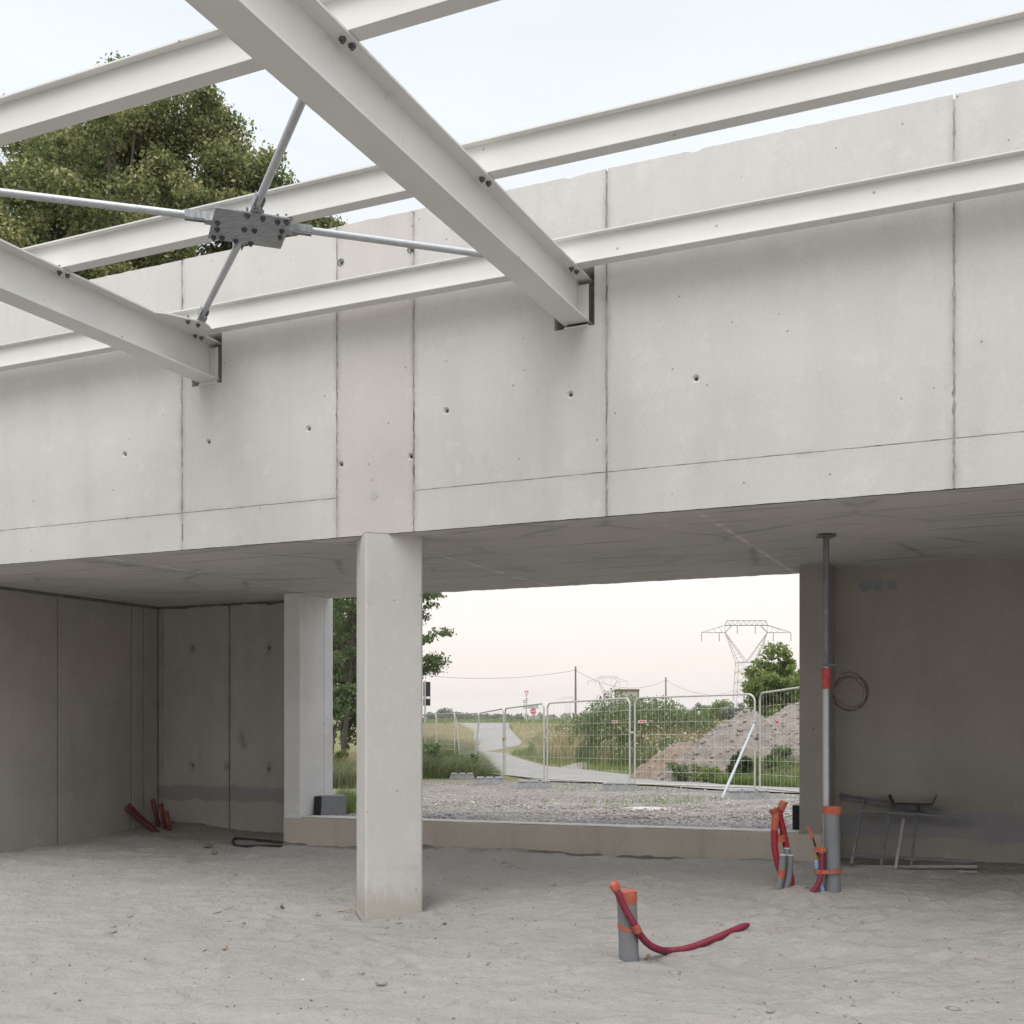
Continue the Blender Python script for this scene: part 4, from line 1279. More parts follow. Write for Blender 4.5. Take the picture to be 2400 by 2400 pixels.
# loose stones of the yard
n = 15000
yy = 11.4 + (30 - 11.4) * rng.random(n) ** 1.5
xx = (rng.uniform(740, 1960, n) - HX) / F * yy
u_, v_ = toUV(xx, yy)
ok = (v_ > 11.24) & (road_gap(xx, yy) > -.4) & ((v_ > 11.85) | ((u_ > -7.85) & (u_ < -1.7)))
xx, yy, v_ = xx[ok], yy[ok], v_[ok]
near = (v_ < 13.1 + .5 * fbm(xx, yy, 2))
s = np.where(near, .010 + .026 * rng.random(len(xx)) ** 2, .008 + .03 * rng.random(len(xx)) ** 4)
P = np.stack([xx, yy, tz(yy) + .004], -1)
V, T = rocks(P[near], s[near], .65); tag(bulk('coarse_gravel', V, T, 'coarse'), kind='stuff')
V, T = rocks(P[~near], s[~near], .6); tag(bulk('yard_gravel', V, T, 'gravel'), kind='stuff')
n = 7000
yy = 11.3 + 2.0 * rng.random(n); xx = (rng.uniform(740, 1960, n) - HX) / F * yy
u_, v_ = toUV(xx, yy); ok = (v_ > 11.22) & (v_ < 13.0 + .6 * fbm(xx * .8, yy * .8, 2)) & (u_ > -7.85) & (u_ < -1.72)
P = np.stack([xx, yy, tz(yy) + .006], -1)[ok]
V, T = rocks(P, .012 + .02 * rng.random(len(P)), .7); tag(bulk('crushed_stone', V, T, 'coarse'), kind='stuff')


# ------------------------------------------------------------------ vegetation
def blades(P, h, w, lean=.35, wind=(0, 0)):
    n = len(P); th = rng.uniform(0, 6.28, n)
    dx, dy = np.cos(th), np.sin(th)
    side = np.stack([-dy, dx, np.zeros(n)], -1) * (w / 2)[:, None]
    l = (lean * rng.random(n) * h)[:, None]
    dirv = np.stack([dx, dy, np.zeros(n)], -1)
    up = np.zeros((n, 3)); up[:, 2] = h
    wv = np.array([wind[0], wind[1], 0])[None] * h[:, None]
    m = P + up * .55 + dirv * l * .3 + wv * .3
    tp = P + up * (1 - .12 * rng.random(n))[:, None] + dirv * l + wv
    V = np.stack([P - side, P + side, m + side * .75, m - side * .75, tp], 1).reshape(-1, 3)
    b = (np.arange(n) * 5)[:, None]
    T = np.concatenate([b + np.array([[0, 1, 2]]), b + np.array([[0, 2, 3]]), b + np.array([[3, 2, 4]])], 0)
    return V, T


def grass(name, P, h, w, mat, lean=.35, wind=(0, 0)):
    V, T = blades(P, h, w, lean, wind)
    return tag(bulk(name, V, T, mat), kind='stuff')


def leaves(C, s, up_bias=.3, droop=0):
    """diamond leaf faces round centres C"""
    n = len(C)
    d = rng.normal(size=(n, 3)); d[:, 2] -= droop; d /= np.linalg.norm(d, axis=1)[:, None]
    q = rng.normal(size=(n, 3)); q[:, 2] += up_bias
    b = np.cross(d, q); b /= np.linalg.norm(b, axis=1)[:, None] + 1e-9
    s = np.broadcast_to(s, (n,))[:, None]
    nrm = np.cross(d, b)
    V = np.stack([C - d * s * .55, C + b * s * .36 + nrm * s * .06, C + d * s * .6, C - b * s * .36 + nrm * s * .06], 1).reshape(-1, 3)
    return V, np.arange(n * 4).reshape(n, 4)


def clumps(cents, rad, per, flat=.7, seedr=None):
    """leaf centres gathered in clumps, denser on the skin of each clump"""
    out = []
    for c, r in zip(cents, rad):
        m = max(4, int(per * (r / np.mean(rad)) ** 2))
        d = rng.normal(size=(m, 3)); d /= np.linalg.norm(d, axis=1)[:, None]
        rr = r * rng.random(m) ** .45 * (1 + .25 * rng.normal(size=m) * .6)
        p = d * rr[:, None]; p[:, 2] *= flat
        out.append(np.array(c) + p)
    return np.concatenate(out)


def tree(name, base, h, crown_c, crown_r, nclump, clump_r, per, leaf, mat, label, group=None, trunk_r=.18, droop=.3, keep=None, limbs=9, shell=.45, bark='bark', extra=(), flat=.7):
    t = thing(name, base, label, 'tree', group)
    base = Vector(base); cc = Vector(crown_c); cr = np.array(crown_r)
    cents = []
    while len(cents) < nclump:
        d = rng.normal(size=3); d /= np.linalg.norm(d)
        p = np.array(cc) + d * cr * (rng.random() ** shell)
        p += rng.normal(size=3) * clump_r * .4
        if keep is None or keep(p): cents.append(p)
    for (ec, er, en) in extra:
        for _ in range(en):
            d = rng.normal(size=3); d /= np.linalg.norm(d)
            cents.append(np.array(ec) + d * np.array(er) * rng.random() ** shell)
    rad = clump_r * rng.uniform(.45, 1.6, len(cents))
    C = clumps(cents, rad, per, flat)
    V, Q = leaves(C, leaf * rng.uniform(.45, 1.5, len(C)), droop=droop)
    bulk('crown', V, Q, mat, t)
    mb = MB()
    top = cc + Vector((0, 0, cr[2] * .55))
    trunk = smooth_path([base - Vector((0, 0, .3)), base.lerp(cc, .35) + Vector((rng.normal() * .08, 0, 0)), cc + Vector((rng.normal() * .3, rng.normal() * .3, -cr[2] * .2)), top], max(.3, h / 14))
    rs = np.linspace(trunk_r * 1.1, trunk_r * .18, len(trunk)); mb.tube(trunk, rs, 10)
    order = rng.permutation(len(cents))[:limbs]
    for k in order:
        c = Vector(cents[k]); i = int(len(trunk) * rng.uniform(.35, .8)); s0 = trunk[i]
        mid = s0.lerp(c, .5) + Vector((rng.normal() * .1, rng.normal() * .1, -.12 * (c - s0).length * .4))
        pth = smooth_path([s0, mid, c], max(.25, h / 18)); mb.tube(pth, np.linspace(rs[i] * .5, trunk_r * .06, len(pth)), 6)
    mb.build('trunk', bark, t, smooth=True)
    return t


# the big lime tree behind the building
cx, cy = at(300, 500, 25)[:2]
zcen = 10.9
lb = Vector((cx, cy, float(tz(cy))))
tree('lime_tree', lb, 15, (at(255, 500, 25).x, cy, 10.6), (3.2, 3.3, 4.7), 620, .40, 430, .072, 'linden', 'tall lime tree with yellowish flowers rising behind the upper concrete wall', trunk_r=.3, limbs=40, shell=.40, extra=[(at(500, 330, 25), (.62, .9, 1.15), 26), (at(585, 470, 25), (.95, 1.0, 1.3), 40), (at(640, 545, 25), (1.2, 1.0, .7), 34), (at(720, 560, 25), (.65, .8, .5), 14), (at(330, 330, 25), (1.2, 1.0, 1.4), 40), (at(120, 430, 25), (1.8, 1.0, 1.3), 46)])
# acacia by the left pier
ab = at(795, 1742, 31); ab.z = float(tz(31)) 
tree('acacia_tree', ab, 8, (at(850, 1400, 31).x, 31, 5.3), (1.75, 1.8, 3.0), 150, .30, 110, .075, 'acacia', 'feathery green tree with a slim trunk growing behind the column', trunk_r=.075, limbs=46, droop=.8, shell=.5, flat=.4, extra=[(at(985, 1500, 31), (.75, .8, .85), 13), (at(965, 1570, 31), (.65, .6, .25), 9), (at(1000, 1420, 31), (.5, .7, .4), 7)], keep=lambda p: p[2] > 2.2 + 0 * p[0])
# low acacia branch in front of the trunk
tree('young_acacia', at(775, 1760, 28.5), 3, (at(800, 1650, 28.5).x, 28.5, 2.15), (.5, .4, .35), 9, .25, 160, .09, 'acacia', 'small feathery sapling in front of the slim tree trunk', trunk_r=.03, limbs=5)
# dark wood behind it
for k, (px, Y, h, r) in enumerate([(770, 46, 7.2, 1.9), (812, 44, 6.0, 1.5), (850, 48, 7.5, 2.2), (735, 50, 9, 2.4)]):
    b = ground(px, 1745); b = Vector(((px - HX) / F * Y, Y, float(tz(Y))))
    tree('dark_tree', b, h, (b.x, Y, b.z + h * .62), (r, r, h * .40), 44, .55, 75, .17, 'dark_leaf', ['dark tree seen in the gap left of the column', 'low dark tree in the gap beside the column', 'dark tree hidden mostly by the column', 'tall dark tree behind the left pier'][k], 'dark trees behind the left pier', trunk_r=.14)
# walnut at right and its far neighbours
b = at(1822, 1690, 62); b.z = float(tz(62))
tree('walnut_tree', b, 5.6, (b.x + .35, 62, b.z + 3.0), (2.0, 1.8, 2.35), 130, .5, 170, .17, 'walnut', 'round bright green tree behind the gravel heap at the right pier', trunk_r=.16, limbs=16)
far = [(1639, 1643, 190, 17, 'small sparse grey green tree left of the roadside tree line'), (1664, 1655, 185, 18, 'low pale bush at the left end of the far tree line'), (1692, 1637, 180, 30, 'rounded light green tree in the middle of the far tree line'), (1715, 1652, 175, 22, 'darker tree beside the foot of the tall pylon'), (1735, 1648, 150, 18, 'dark tree between pylon foot and walnut tree'), (1752, 1655, 120, 16, 'dark bush tree tucked against the walnut tree'), (1010, 1672, 300, 13, 'small dark tree on the left horizon beside the hanging sign'), (1040, 1667, 320, 24, 'broad rounded tree on the horizon above the tilted fence'), (1064, 1670, 330, 20, 'low tree right of the broad horizon tree'), (1098, 1679, 340, 24, 'low bush line tree over the end of the road'), (1135, 1680, 340, 26, 'low dark tree over the middle of the road end'), (1170, 1679, 330, 20, 'low tree over the right of the road end'), (1198, 1678, 300, 17, 'grey green bush left of the give way sign'), (1215, 1675, 280, 13, 'taller grey bush beside the give way sign')]
for (px, ty, Y, hw, lab) in far:
    ht = (HY - ty) / F * Y + EYE - float(tz(Y)); ht = max(ht, 1.0); r = hw / F * Y
    b = Vector(((px - HX) / F * Y, Y, float(tz(Y)) - .1))
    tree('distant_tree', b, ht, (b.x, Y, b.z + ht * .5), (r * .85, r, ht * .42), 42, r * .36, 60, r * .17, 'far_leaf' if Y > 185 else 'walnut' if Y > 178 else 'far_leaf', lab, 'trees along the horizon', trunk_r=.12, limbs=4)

# long horizon hedge, too far to count
n = 5000
Yh = rng.uniform(420, 700, n); Xh = (rng.uniform(-600, 3000, n) - HX) / F * Yh
C = np.stack([Xh, Yh, tz(Yh) + rng.random(n) * (1.2 + 2.2 * np.clip(fbm(Xh * .01, Yh * .01, 3) + .4, 0, 1))], -1)
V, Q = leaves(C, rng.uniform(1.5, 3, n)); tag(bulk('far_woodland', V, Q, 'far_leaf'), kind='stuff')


def field_pts(n, px0, px1, Y0, Y1, p=1.0):
    Yv = Y0 + (Y1 - Y0) * rng.random(n) ** p; Xv = (rng.uniform(px0, px1, n) - HX) / F * Yv
    k = road_gap(Xv, Yv) > .12
    return Xv[k], Yv[k]


def gp(x, y): return np.stack([x, y, out_z(x, y)], -1)


# bank: weeds on the crest, dry grass in patches, fresh green along the road
x, y = field_pts(60000, 1195, 1700, 36, 70, 1.3)
bz = bank_z(x, y); k = bz > .18; x, y, bz = x[k], y[k], bz[k]
pn = fbm(x * .55 + 4, y * .4, 3)
wd_ = (bz > .85 + .7 * pn); dr_ = ~wd_
P = gp(x, y)
k = wd_ & (rng.random(len(x)) < .9)
grass('bank_weeds', P[k], rng.uniform(.45, 1.0, k.sum()) * (1 + .3 * pn[k]), rng.uniform(.02, .05, k.sum()), 'weed', .9, (.12, 0))
k = dr_ & (pn > .0)
grass('bank_dry_grass', P[k], rng.uniform(.3, .95, k.sum()), rng.uniform(.012, .024, k.sum()), 'dry', 1.1, (.2, 0))
k = dr_ & (pn <= .12)
grass('bank_grass', P[k], rng.uniform(.3, .75, k.sum()), rng.uniform(.014, .026, k.sum()), 'weed', 1.0)
# leafy nettle mass on the crest
x, y = field_pts(30000, 1260, 1680, 37, 52); bz = bank_z(x, y); k = bz > .7; x, y = x[k], y[k]
hh = rng.random(len(x)) ** .6 * 1.05
C = gp(x, y); C[:, 2] += hh * (1 + .5 * fbm(x * 1.6, y, 2))
V, Q = leaves(C, rng.uniform(.04, .115, len(C)), droop=.5); tag(bulk('bank_nettles', V, Q, 'weed'), kind='stuff')
# seed heads, white umbels and straw plumes over the bank
x, y = field_pts(12000, 1200, 1700, 36, 66, 1.2); bz = bank_z(x, y); pn = fbm(x * .7 + 2, y * .5, 3)
k = (bz > .12) & (pn > -.02) & (bz < 1.15 + .4 * pn); x, y = x[k], y[k]; C = gp(x, y); C[:, 2] += rng.uniform(.35, 1.15, len(x))
V, Q = leaves(C, rng.uniform(.03, .10, len(C)), up_bias=1.5); tag(bulk('straw_plumes', V, Q, 'dry'), kind='stuff')
x, y = field_pts(1500, 1230, 1640, 36, 52); bz = bank_z(x, y); k = bz > .3; x, y = x[k], y[k]; C = gp(x, y); C[:, 2] += rng.uniform(.4, .95, len(x))
V, Q = leaves(C, rng.uniform(.03, .09, len(C))); tag(bulk('white_umbels', V, Q, 'umbel'), kind='stuff')
# fresh grass strips beside the road
x, y = field_pts(42000, 1150, 1900, 27, 62, 1.2)
g_ = road_gap(x, y); k = (g_ < 2.2 + 1.2 * fbm(x * .6, y * .6, 2)) & (x > np.interp(y, LYs, LXs)); x, y = x[k], y[k]
grass('verge_grass', gp(x, y), rng.uniform(.12, .38, len(x)), rng.uniform(.012, .022, len(x)), 'green', .7)
# left verge: tussocks and dry meadow
x, y = field_pts(26000, 940, 1170, 33, 48)
k = (x < np.interp(y, LYs, LXs) - .1); x, y = x[k], y[k]
pxs = HX + x / y * F; hh = rng.uniform(.2, .85, len(x)) * np.interp(pxs, [985, 1060, 1130, 1185], [1.2, .95, .45, .15]) * (1 + 1.1 * fbm(x * 1.3, y * .9, 3))
grass('dark_tussocks', gp(x, y), np.maximum(hh, .08), rng.uniform(.014, .026, len(x)), 'bluegrass', 1.6, (.3, 0))
x, y = field_pts(64000, 940, 1135, 52, 130, 1.6)
k = (x < np.interp(y, LYs, LXs) - .02); x, y = x[k], y[k]
grass('left_meadow', gp(x, y), rng.uniform(.5, 1.05, len(x)), rng.uniform(.02, .04, len(x)), 'dry', .6, (.15, 0))
x, y = field_pts(16000, 940, 1130, 47, 62); k = (x < np.interp(y, LYs, LXs) - .1); x, y = x[k], y[k]
grass('left_green', gp(x, y), rng.uniform(.3, .6, len(x)), rng.uniform(.02, .03, len(x)), 'bluegrass', .8)
# gap left of the column
x, y = field_pts(9000, 760, 850, 25.5, 40); grass('gap_grass', gp(x, y), rng.uniform(.3, .7, len(x)), rng.uniform(.012, .022, len(x)), 'bluegrass', .9, (.2, 0))
x, y = field_pts(5000, 760, 850, 29, 40); grass('gap_dry_grass', gp(x, y), rng.uniform(.4, .95, len(x)), rng.uniform(.012, .02, len(x)), 'dry', .7, (.2, 0))
x, y = field_pts(900, 790, 832, 14.6, 16.6); grass('block_grass', gp(x, y), rng.uniform(.15, .4, len(x)), rng.uniform(.006, .012, len(x)), 'green', .9)
# meadow behind the heaps
x, y = field_pts(30000, 1590, 1900, 48, 150, 1.5); grass('right_meadow', gp(x, y), rng.uniform(.5, .95, len(x)), rng.uniform(.02, .035, len(x)), 'dry', .6, (.15, 0))
x, y = field_pts(12000, 1100, 1330, 66, 160, 1.3); k = x > np.interp(y, RYs, RXs) + .1; x, y = x[k], y[k]
grass('far_verge', gp(x, y), rng.uniform(.4, .8, len(x)), rng.uniform(.03, .05, len(x)), 'dry', .6)
x, y = field_pts(14000, 940, 1330, 130, 300, 1.2)
grass('far_green', gp(x, y), rng.uniform(.3, .6, len(x)), rng.uniform(.06, .1, len(x)), 'green', .6)
# tufts in the gravel
for px, py, c, sp, h in ((1550, 1879, 500, .5, .12), (1610, 1877, 500, .5, .13), (1330, 1849, 500, .8, .1), (1200, 1887, 120, .12, .1), (1276, 1882, 120, .1, .1), (1440, 1882, 600, .5, .09), (1560, 1885, 300, .2, .08), (1000, 1827, 900, .9, .16), (1530, 1852, 300, .35, .14), (1420, 1893, 260, .3, .08), (1380, 1852, 300, .5, .08), (1112, 1890, 120, .15, .08)):
    g0 = ground(px, py); x = g0.x + rng.normal(size=c) * sp; y = g0.y + rng.normal(size=c) * sp * .6
    if px == 1550: GX, GY, GH = x, y, np.full(c, h)
    else: GX = np.concatenate([GX, x]); GY = np.concatenate([GY, y]); GH = np.concatenate([GH, np.full(c, h)])
k = toUV(GX, GY)[1] > 11.4
k = k & (rng.random(len(GX)) < .16)
GX, GY, GH = GX[k], GY[k], GH[k]
grass('gravel_tufts', gp(GX, GY), GH * rng.uniform(.4, 1.2, len(GX)), rng.uniform(.006, .012, len(GX)), 'green', 1.8)


def shrub(px, py, Y, hw, h, mat, label, n=900, leaf=.07, group=None):
    b = Vector(((px - HX) / F * Y, Y, float(out_z(np.array(px * 0 + (px - HX) / F * Y), np.array(Y)))))
    t = thing('shrub', b, label, 'shrub', group)
    r = hw / F * Y
    cents = [np.array([b.x + rng.normal() * r * .5, Y + rng.normal() * r * .5, b.z + h * rng.uniform(.15, .8)]) for _ in range(18)]
    C = clumps(cents, np.full(18, r * .38), n / 18, .9)
    C = C[C[:, 2] > b.z]
    V, Q = leaves(C, leaf * rng.uniform(.6, 1.4, len(C)), droop=.4); bulk('foliage', V, Q, mat, t)
    mb = MB()
    for c in cents[:8]:
        mb.tube(smooth_path([b, b.lerp(Vector(c), .5) + Vector((0, 0, .05)), Vector(c)], .1), .008, 5)
    mb.build('stem', 'bark', t)
    return t


for s_ in [(1000, 0, 37, 34, 1.15, 'shrub', 'leafy green shrub beside the column at the fence end', 1700, .1),
           (1040, 0, 38.5, 26, .75, 'shrub', 'lower green shrub under the tilted fence panel', 1100, .08),
           (1112, 0, 35.2, 12, .85, 'shrub', 'thin sapling behind the leaning fence post', 160, .09),
           (1600, 0, 29.5, 34, .55, 'weed', 'dusty green weed clump in front of the brown soil heap', 1000, .08),
           (1655, 0, 29.0, 30, .45, 'green', 'pale weed clump between soil heap and brace pole', 900, .07),
           (1742, 0, 28.6, 36, .85, 'dark_leaf', 'dark green weed bush behind the fence brace pole', 1700, .09),
           (1748, 0, 30.0, 16, 1.5, 'shrub', 'tall thin weed on the flank of the gravel heap', 400, .09),
           (1815, 0, 28.0, 40, .75, 'shrub', 'broad green weed bush behind the right fence panel', 2000, .09),
           (1860, 0, 29.0, 42, 1.25, 'weed', 'highest weed bush on the gravel heap beside the right pier', 2200, .1),
           (800, 0, 30.4, 26, 1.0, 'green', 'yellow green shrub at the foot of the slim tree trunk', 1500, .08)]:
    shrub(*s_)


# heaps
HEAPZ = []


def heap(name, cones, mat, label, stones, grav, res=.09):
    x0 = min(c[0] - c[2] / c[3] for c in cones); x1 = max(c[0] + c[2] / c[3] for c in cones)
    y0 = min(c[1] - c[2] / c[3] for c in cones); y1 = max(c[1] + c[2] / c[3] for c in cones)
    gx, gy = np.meshgrid(np.arange(x0, x1, res), np.arange(y0, y1, res))

    def hz(x, y):
        z = np.full(np.shape(x), -1.0)
        for (a, b, h, sl) in cones:
            d = np.hypot(x - a, (y - b)); z = np.maximum(z, h - sl * (np.sqrt(d * d + .12) - .12))
        return z + .34 * fbm(x * .9, y * .9, 4) + .13 * fbm(x * 3.5, y * 3.5, 4)
    z = hz(gx, gy); Zg = tz(gy) - .12 + np.maximum(z, -.05)
    ny_, nx_ = gx.shape; idx = np.arange(gx.size).reshape(gx.shape)
    Q = np.stack([idx[:-1, :-1], idx[:-1, 1:], idx[1:, 1:], idx[1:, :-1]], -1).reshape(-1, 4)
    t = tag(bulk(name, np.stack([gx, gy, Zg], -1).reshape(-1, 3), Q, mat, smooth=True), label, 'heap')
    x = rng.uniform(x0, x1, stones); y = rng.uniform(y0, y1, stones); z = hz(x, y); k = z > .1
    P = np.stack([x, y, tz(y) - .12 + z], -1)[k]
    V, T = rocks(P, .010 + .055 * rng.random(len(P)) ** 7, .8)
    o = bulk('surface_stones', V, T, grav, t); o['kind'] = 'stuff'
    HEAPZ.append(hz)
    return t


heap('soil_heap', [(4.88, 32.2, 1.42, .88), (4.5, 31.9, .72, .85)], 'soil', 'small brown soil heap in front of the weedy bank', 420, 'rubble')
heap('gravel_heap', [(6.45, 30.8, 2.1, .78), (9.3, 31.4, 3.15, .72), (7.4, 30.9, 2.0, .8)], 'pile', 'large grey gravel heap rising towards the right pier', 16000, 'rubble')
# tall pale grass between the road and the heaps, climbing their lower flanks
x, y = field_pts(90000, 1490, 1960, 23.5, 34)
hzv = np.maximum(HEAPZ[0](x, y), HEAPZ[1](x, y)) - .12
k = (road_gap(x, y) > .1) & (x > np.interp(y, RYs, RXs)) & (hzv < .42 + .35 * fbm(x * .9, y * .9, 3)); x, y, hzv = x[k], y[k], hzv[k]
P = np.stack([x, y, tz(y) + np.maximum(hzv, 0) - .02], -1); pn = fbm(x * .8, y * .8, 3); far_ = road_gap(x, y) > 1.1
grass('heap_verge', P[~far_], rng.uniform(.1, .34, (~far_).sum()), rng.uniform(.01, .02, (~far_).sum()), 'green', 1.1)
grass('heap_grass', P[far_], rng.uniform(.2, .62, far_.sum()) * (1 + .7 * pn[far_]), rng.uniform(.01, .018, far_.sum()), 'pale_green', 1.1, (.1, 0))
# spilled sand at the road edge and on the gravel
for px, py, r, h, lab in ((1372, 1802, 1.25, .22, 'low spill of pale sand at the road edge behind the fence'), (1510, 1895, .5, .012, 'thin patch of white sand on the gravel before the threshold')):
    g0 = ground(px, py); n_ = 30
    rr, th = np.meshgrid(np.linspace(0, 1, 12), np.linspace(0, 6.283, 40)); er = r * (1 + .25 * np.sin(th * 3 + 1) * .6)
    x = g0.x + rr * er * np.cos(th); y = g0.y + rr * er * np.sin(th) * .8; z = tz(y) - .02 + (h + .02) * np.cos(rr * math.pi / 2) ** 1.3 * (1 + .5 * fbm(x * 3, y * 3, 2)) + .01
    idx = np.arange(x.size).reshape(x.shape); Q = np.stack([idx[:-1, :-1], idx[:-1, 1:], idx[1:, 1:], idx[1:, :-1]], -1).reshape(-1, 4)
    tag(bulk('sand_spill', np.stack([x, y, z], -1).reshape(-1, 3), Q, 'pale_sand' if h < .1 else 'sand', smooth=True), lab, 'sand heap')


# ------------------------------------------------------------------ site fence
def fpt(px, Y): return Vector(((px - HX) / F * Y, Y, float(tz(Y))))


def text(body, size, mat, parent, loc, xdir, updir, bold=0.0):
    cu = bpy.data.curves.new('lettering', 'FONT'); cu.body = body; cu.size = size; cu.align_x = 'CENTER'; cu.align_y = 'CENTER'
    cu.extrude = .0008 * size / .05; cu.offset = bold
    cu.materials.append(M[mat])
    tmp = bpy.data.objects.new('lettering_curve', cu)
    me = bpy.data.meshes.new_from_object(tmp); bpy.data.objects.remove(tmp)
    if not me.materials: me.materials.append(M[mat])
    o = bpy.data.objects.new('lettering', me); COL.objects.link(o); o.parent = parent
    x = xdir.normalized(); z = x.cross(updir).normalized(); y = z.cross(x)
    mt = Matrix((x, y, z)).transposed().to_4x4(); mt.translation = loc - wloc(parent)
    o.matrix_local = mt
    return o


def fence_panel(b0, b1, label, nw, H=2.0, lean0=(0, 0, 0), lean1=(0, 0, 0), lift=.13, sign=None, rows=6, rail=True, low=0):
    b0, b1 = Vector(b0), Vector(b1)
    t = thing('site_fence', (b0 + b1) / 2, label, 'fence', 'site fence panels')
    t0 = b0 + Vector((0, 0, H + .05)) + Vector(lean0); t1 = b1 + Vector((0, 0, H + .05)) + Vector(lean1)

    def S(a, z):
        """a across 0..1, z up 0..1"""
        return (b0.lerp(b1, a)).lerp(t0.lerp(t1, a), z)
    L = (b1 - b0).length; r = .16
    path = [S(0, .02), S(0, 1 - r / H)]
    for k in range(1, 6):
        an = k / 5 * math.pi / 2; path.append(S(r / L * (1 - math.cos(an)), 1 - r / H * (1 - math.sin(an))))
    path.append(S(.5, 1))
    for k in range(0, 6):
        an = k / 5 * math.pi / 2; path.append(S(1 - r / L * (1 - math.sin(an)), 1 - r / H * (1 - math.cos(an))))
    path.append(S(1, .02))
    mb = MB(); mb.tube(path, .021, 8)
    zl = (lift + low) / H
    mb.tube([S(0, zl), S(1, zl)], .019, 8)
    mb.build('frame', 'fence', t, smooth=True)
    mb = MB()
    for i in range(1, nw):
        a = i / nw; mb.tube([S(a, zl), S(a, .993)], .0018, 4, cap=False)
    for j in range(1, rows + 1):
        z = zl + (1 - zl) * j / (rows + 1); mb.tube([S(0, z), S(1, z)], .0026, 4, cap=False)
    mb.build('wire_mesh', 'wire', t)
    if sign is not None:
        a, z = sign; w, h = .21, .064
        d = (b1 - b0).normalized(); up = Vector((0, 0, 1)); nn = d.cross(up).normalized()
        if nn.y > 0: nn = -nn
        c = S(a, z) + nn * .02
        mb = MB(); mb.obox(c - d * w / 2 - up * h / 2, d * w, up * h, -nn * .004); p = mb.build('name_plate', 'sign_white', t)
        text('ORNE', .066, 'sign_red', p, c + nn * .003, d if d.x > 0 else -d, up, .0025)
    return t


fence_panel(fpt(1781, 22.8), Vector((5.46, 19.35, float(tz(19.4)) - .02)), 'fence panel standing nearest the right pier, with a name plate', 18, sign=(.30, .70))
fence_panel(fpt(1488, 25.1), fpt(1769, 23.1), 'long fence panel in front of the heaps with a name plate near its left post', 19, sign=(.07, .74))
fence_panel(fpt(1283, 28.5), fpt(1476, 25.2), 'fence panel in front of the weedy bank with a name plate near its right post', 22, sign=(.84, .745))
fence_panel(fpt(1184, 32.5), fpt(1275, 28.6), 'fence panel across the right half of the road with denser wires', 34)
fence_panel(fpt(1109, 36.0), fpt(1180, 32.6), 'leaning fence panel across the left half of the road', 32, lean0=(.21, 0, -.03), lean1=(0, 0, 0))
fence_panel(fpt(1081, 39.0), fpt(1109, 36.3), 'tilted fence panel twisted between two leaning posts', 30, lean0=(-.21, .4, -.05), lean1=(.2, 0, -.03))
fence_panel(fpt(1024, 43), fpt(1066, 39.8), 'short looking fence panel above the green shrubs left of the twisted one', 26, low=.6)
fence_panel(fpt(996, 47), fpt(1022, 43.2), 'farthest fence panel half hidden by the column', 24)
# clamps and coloured ties between posts: small couplers
for px, Y, z, lab in ((1482, 25.15, 1.25, 'steel coupler joining the bank panel and the long panel'), (1775, 22.95, 1.1, 'rusty coupler holding the brace pole to the fence posts'), (1279, 28.55, 1.15, 'coupler on the posts at the right side of the road'), (1182, 32.55, 1.15, 'yellow tied coupler on the posts in the middle of the road')):
    p = fpt(px, Y); mb = MB(); mb.box(p.x - .06, p.x + .06, Y - .035, Y + .035, p.z + z, p.z + z + .05)
    mb.tube([(p.x, Y - .055, p.z + z + .025), (p.x, Y + .05, p.z + z + .025)], .012, 8)
    tag(mb.build('fence_coupler', 'bolt' if 'rusty' in lab else 'foam' if 'yellow' in lab else 'galv', None, bevel=.008), lab, 'coupler')
bp = thing('brace_pole', (at(1690, 1880, 20.2).x, 20.2, float(tz(20.2))), 'slanting galvanised pole bracing the fence from the gravel', 'pole')
mb = MB(); a = Vector((at(1690, 1880, 20.2).x, 20.2, float(tz(20.2)) - .02)); b = at(1768, 1697, 22.9)
mb.tube([a, b], .027, 12); mb.build('tube', 'galv', bp, smooth=True)
mb = MB(); d = (b - a).normalized(); mb.tube([b - d * .02, b + d * .04], .033, 8); mb.tube([a - d * .0, a + d * .05], .031, 8); mb.build('end_fitting', 'steel', bp)


def foot_mesh():
    mb = MB(); L, D, H = .76, .22, .19
    def slab_(x0, x1, z0, z1, in0=.0, in1=.0):
        mb.add([(x0, -D / 2, z0), (x1, -D / 2, z0), (x1, D / 2, z0), (x0, D / 2, z0), (x0 + in0, -D / 2 + .02, z1), (x1 - in1, -D / 2 + .02, z1), (x1 - in1, D / 2 - .02, z1), (x0 + in0, D / 2 - .02, z1)],
               [(3, 2, 1, 0), (4, 5, 6, 7), (0, 1, 5, 4), (1, 2, 6, 5), (2, 3, 7, 6), (3, 0, 4, 7)])
    slab_(-L / 2, L / 2, 0, H * .78, .06, .06)
    slab_(-L / 2 + .051, -.13, H * .782, H, .015, .005); slab_(-.09, .10, H * .782, H, .005, .005); slab_(.14, L / 2 - .051, H * .782, H, .005, .015)
    return mb


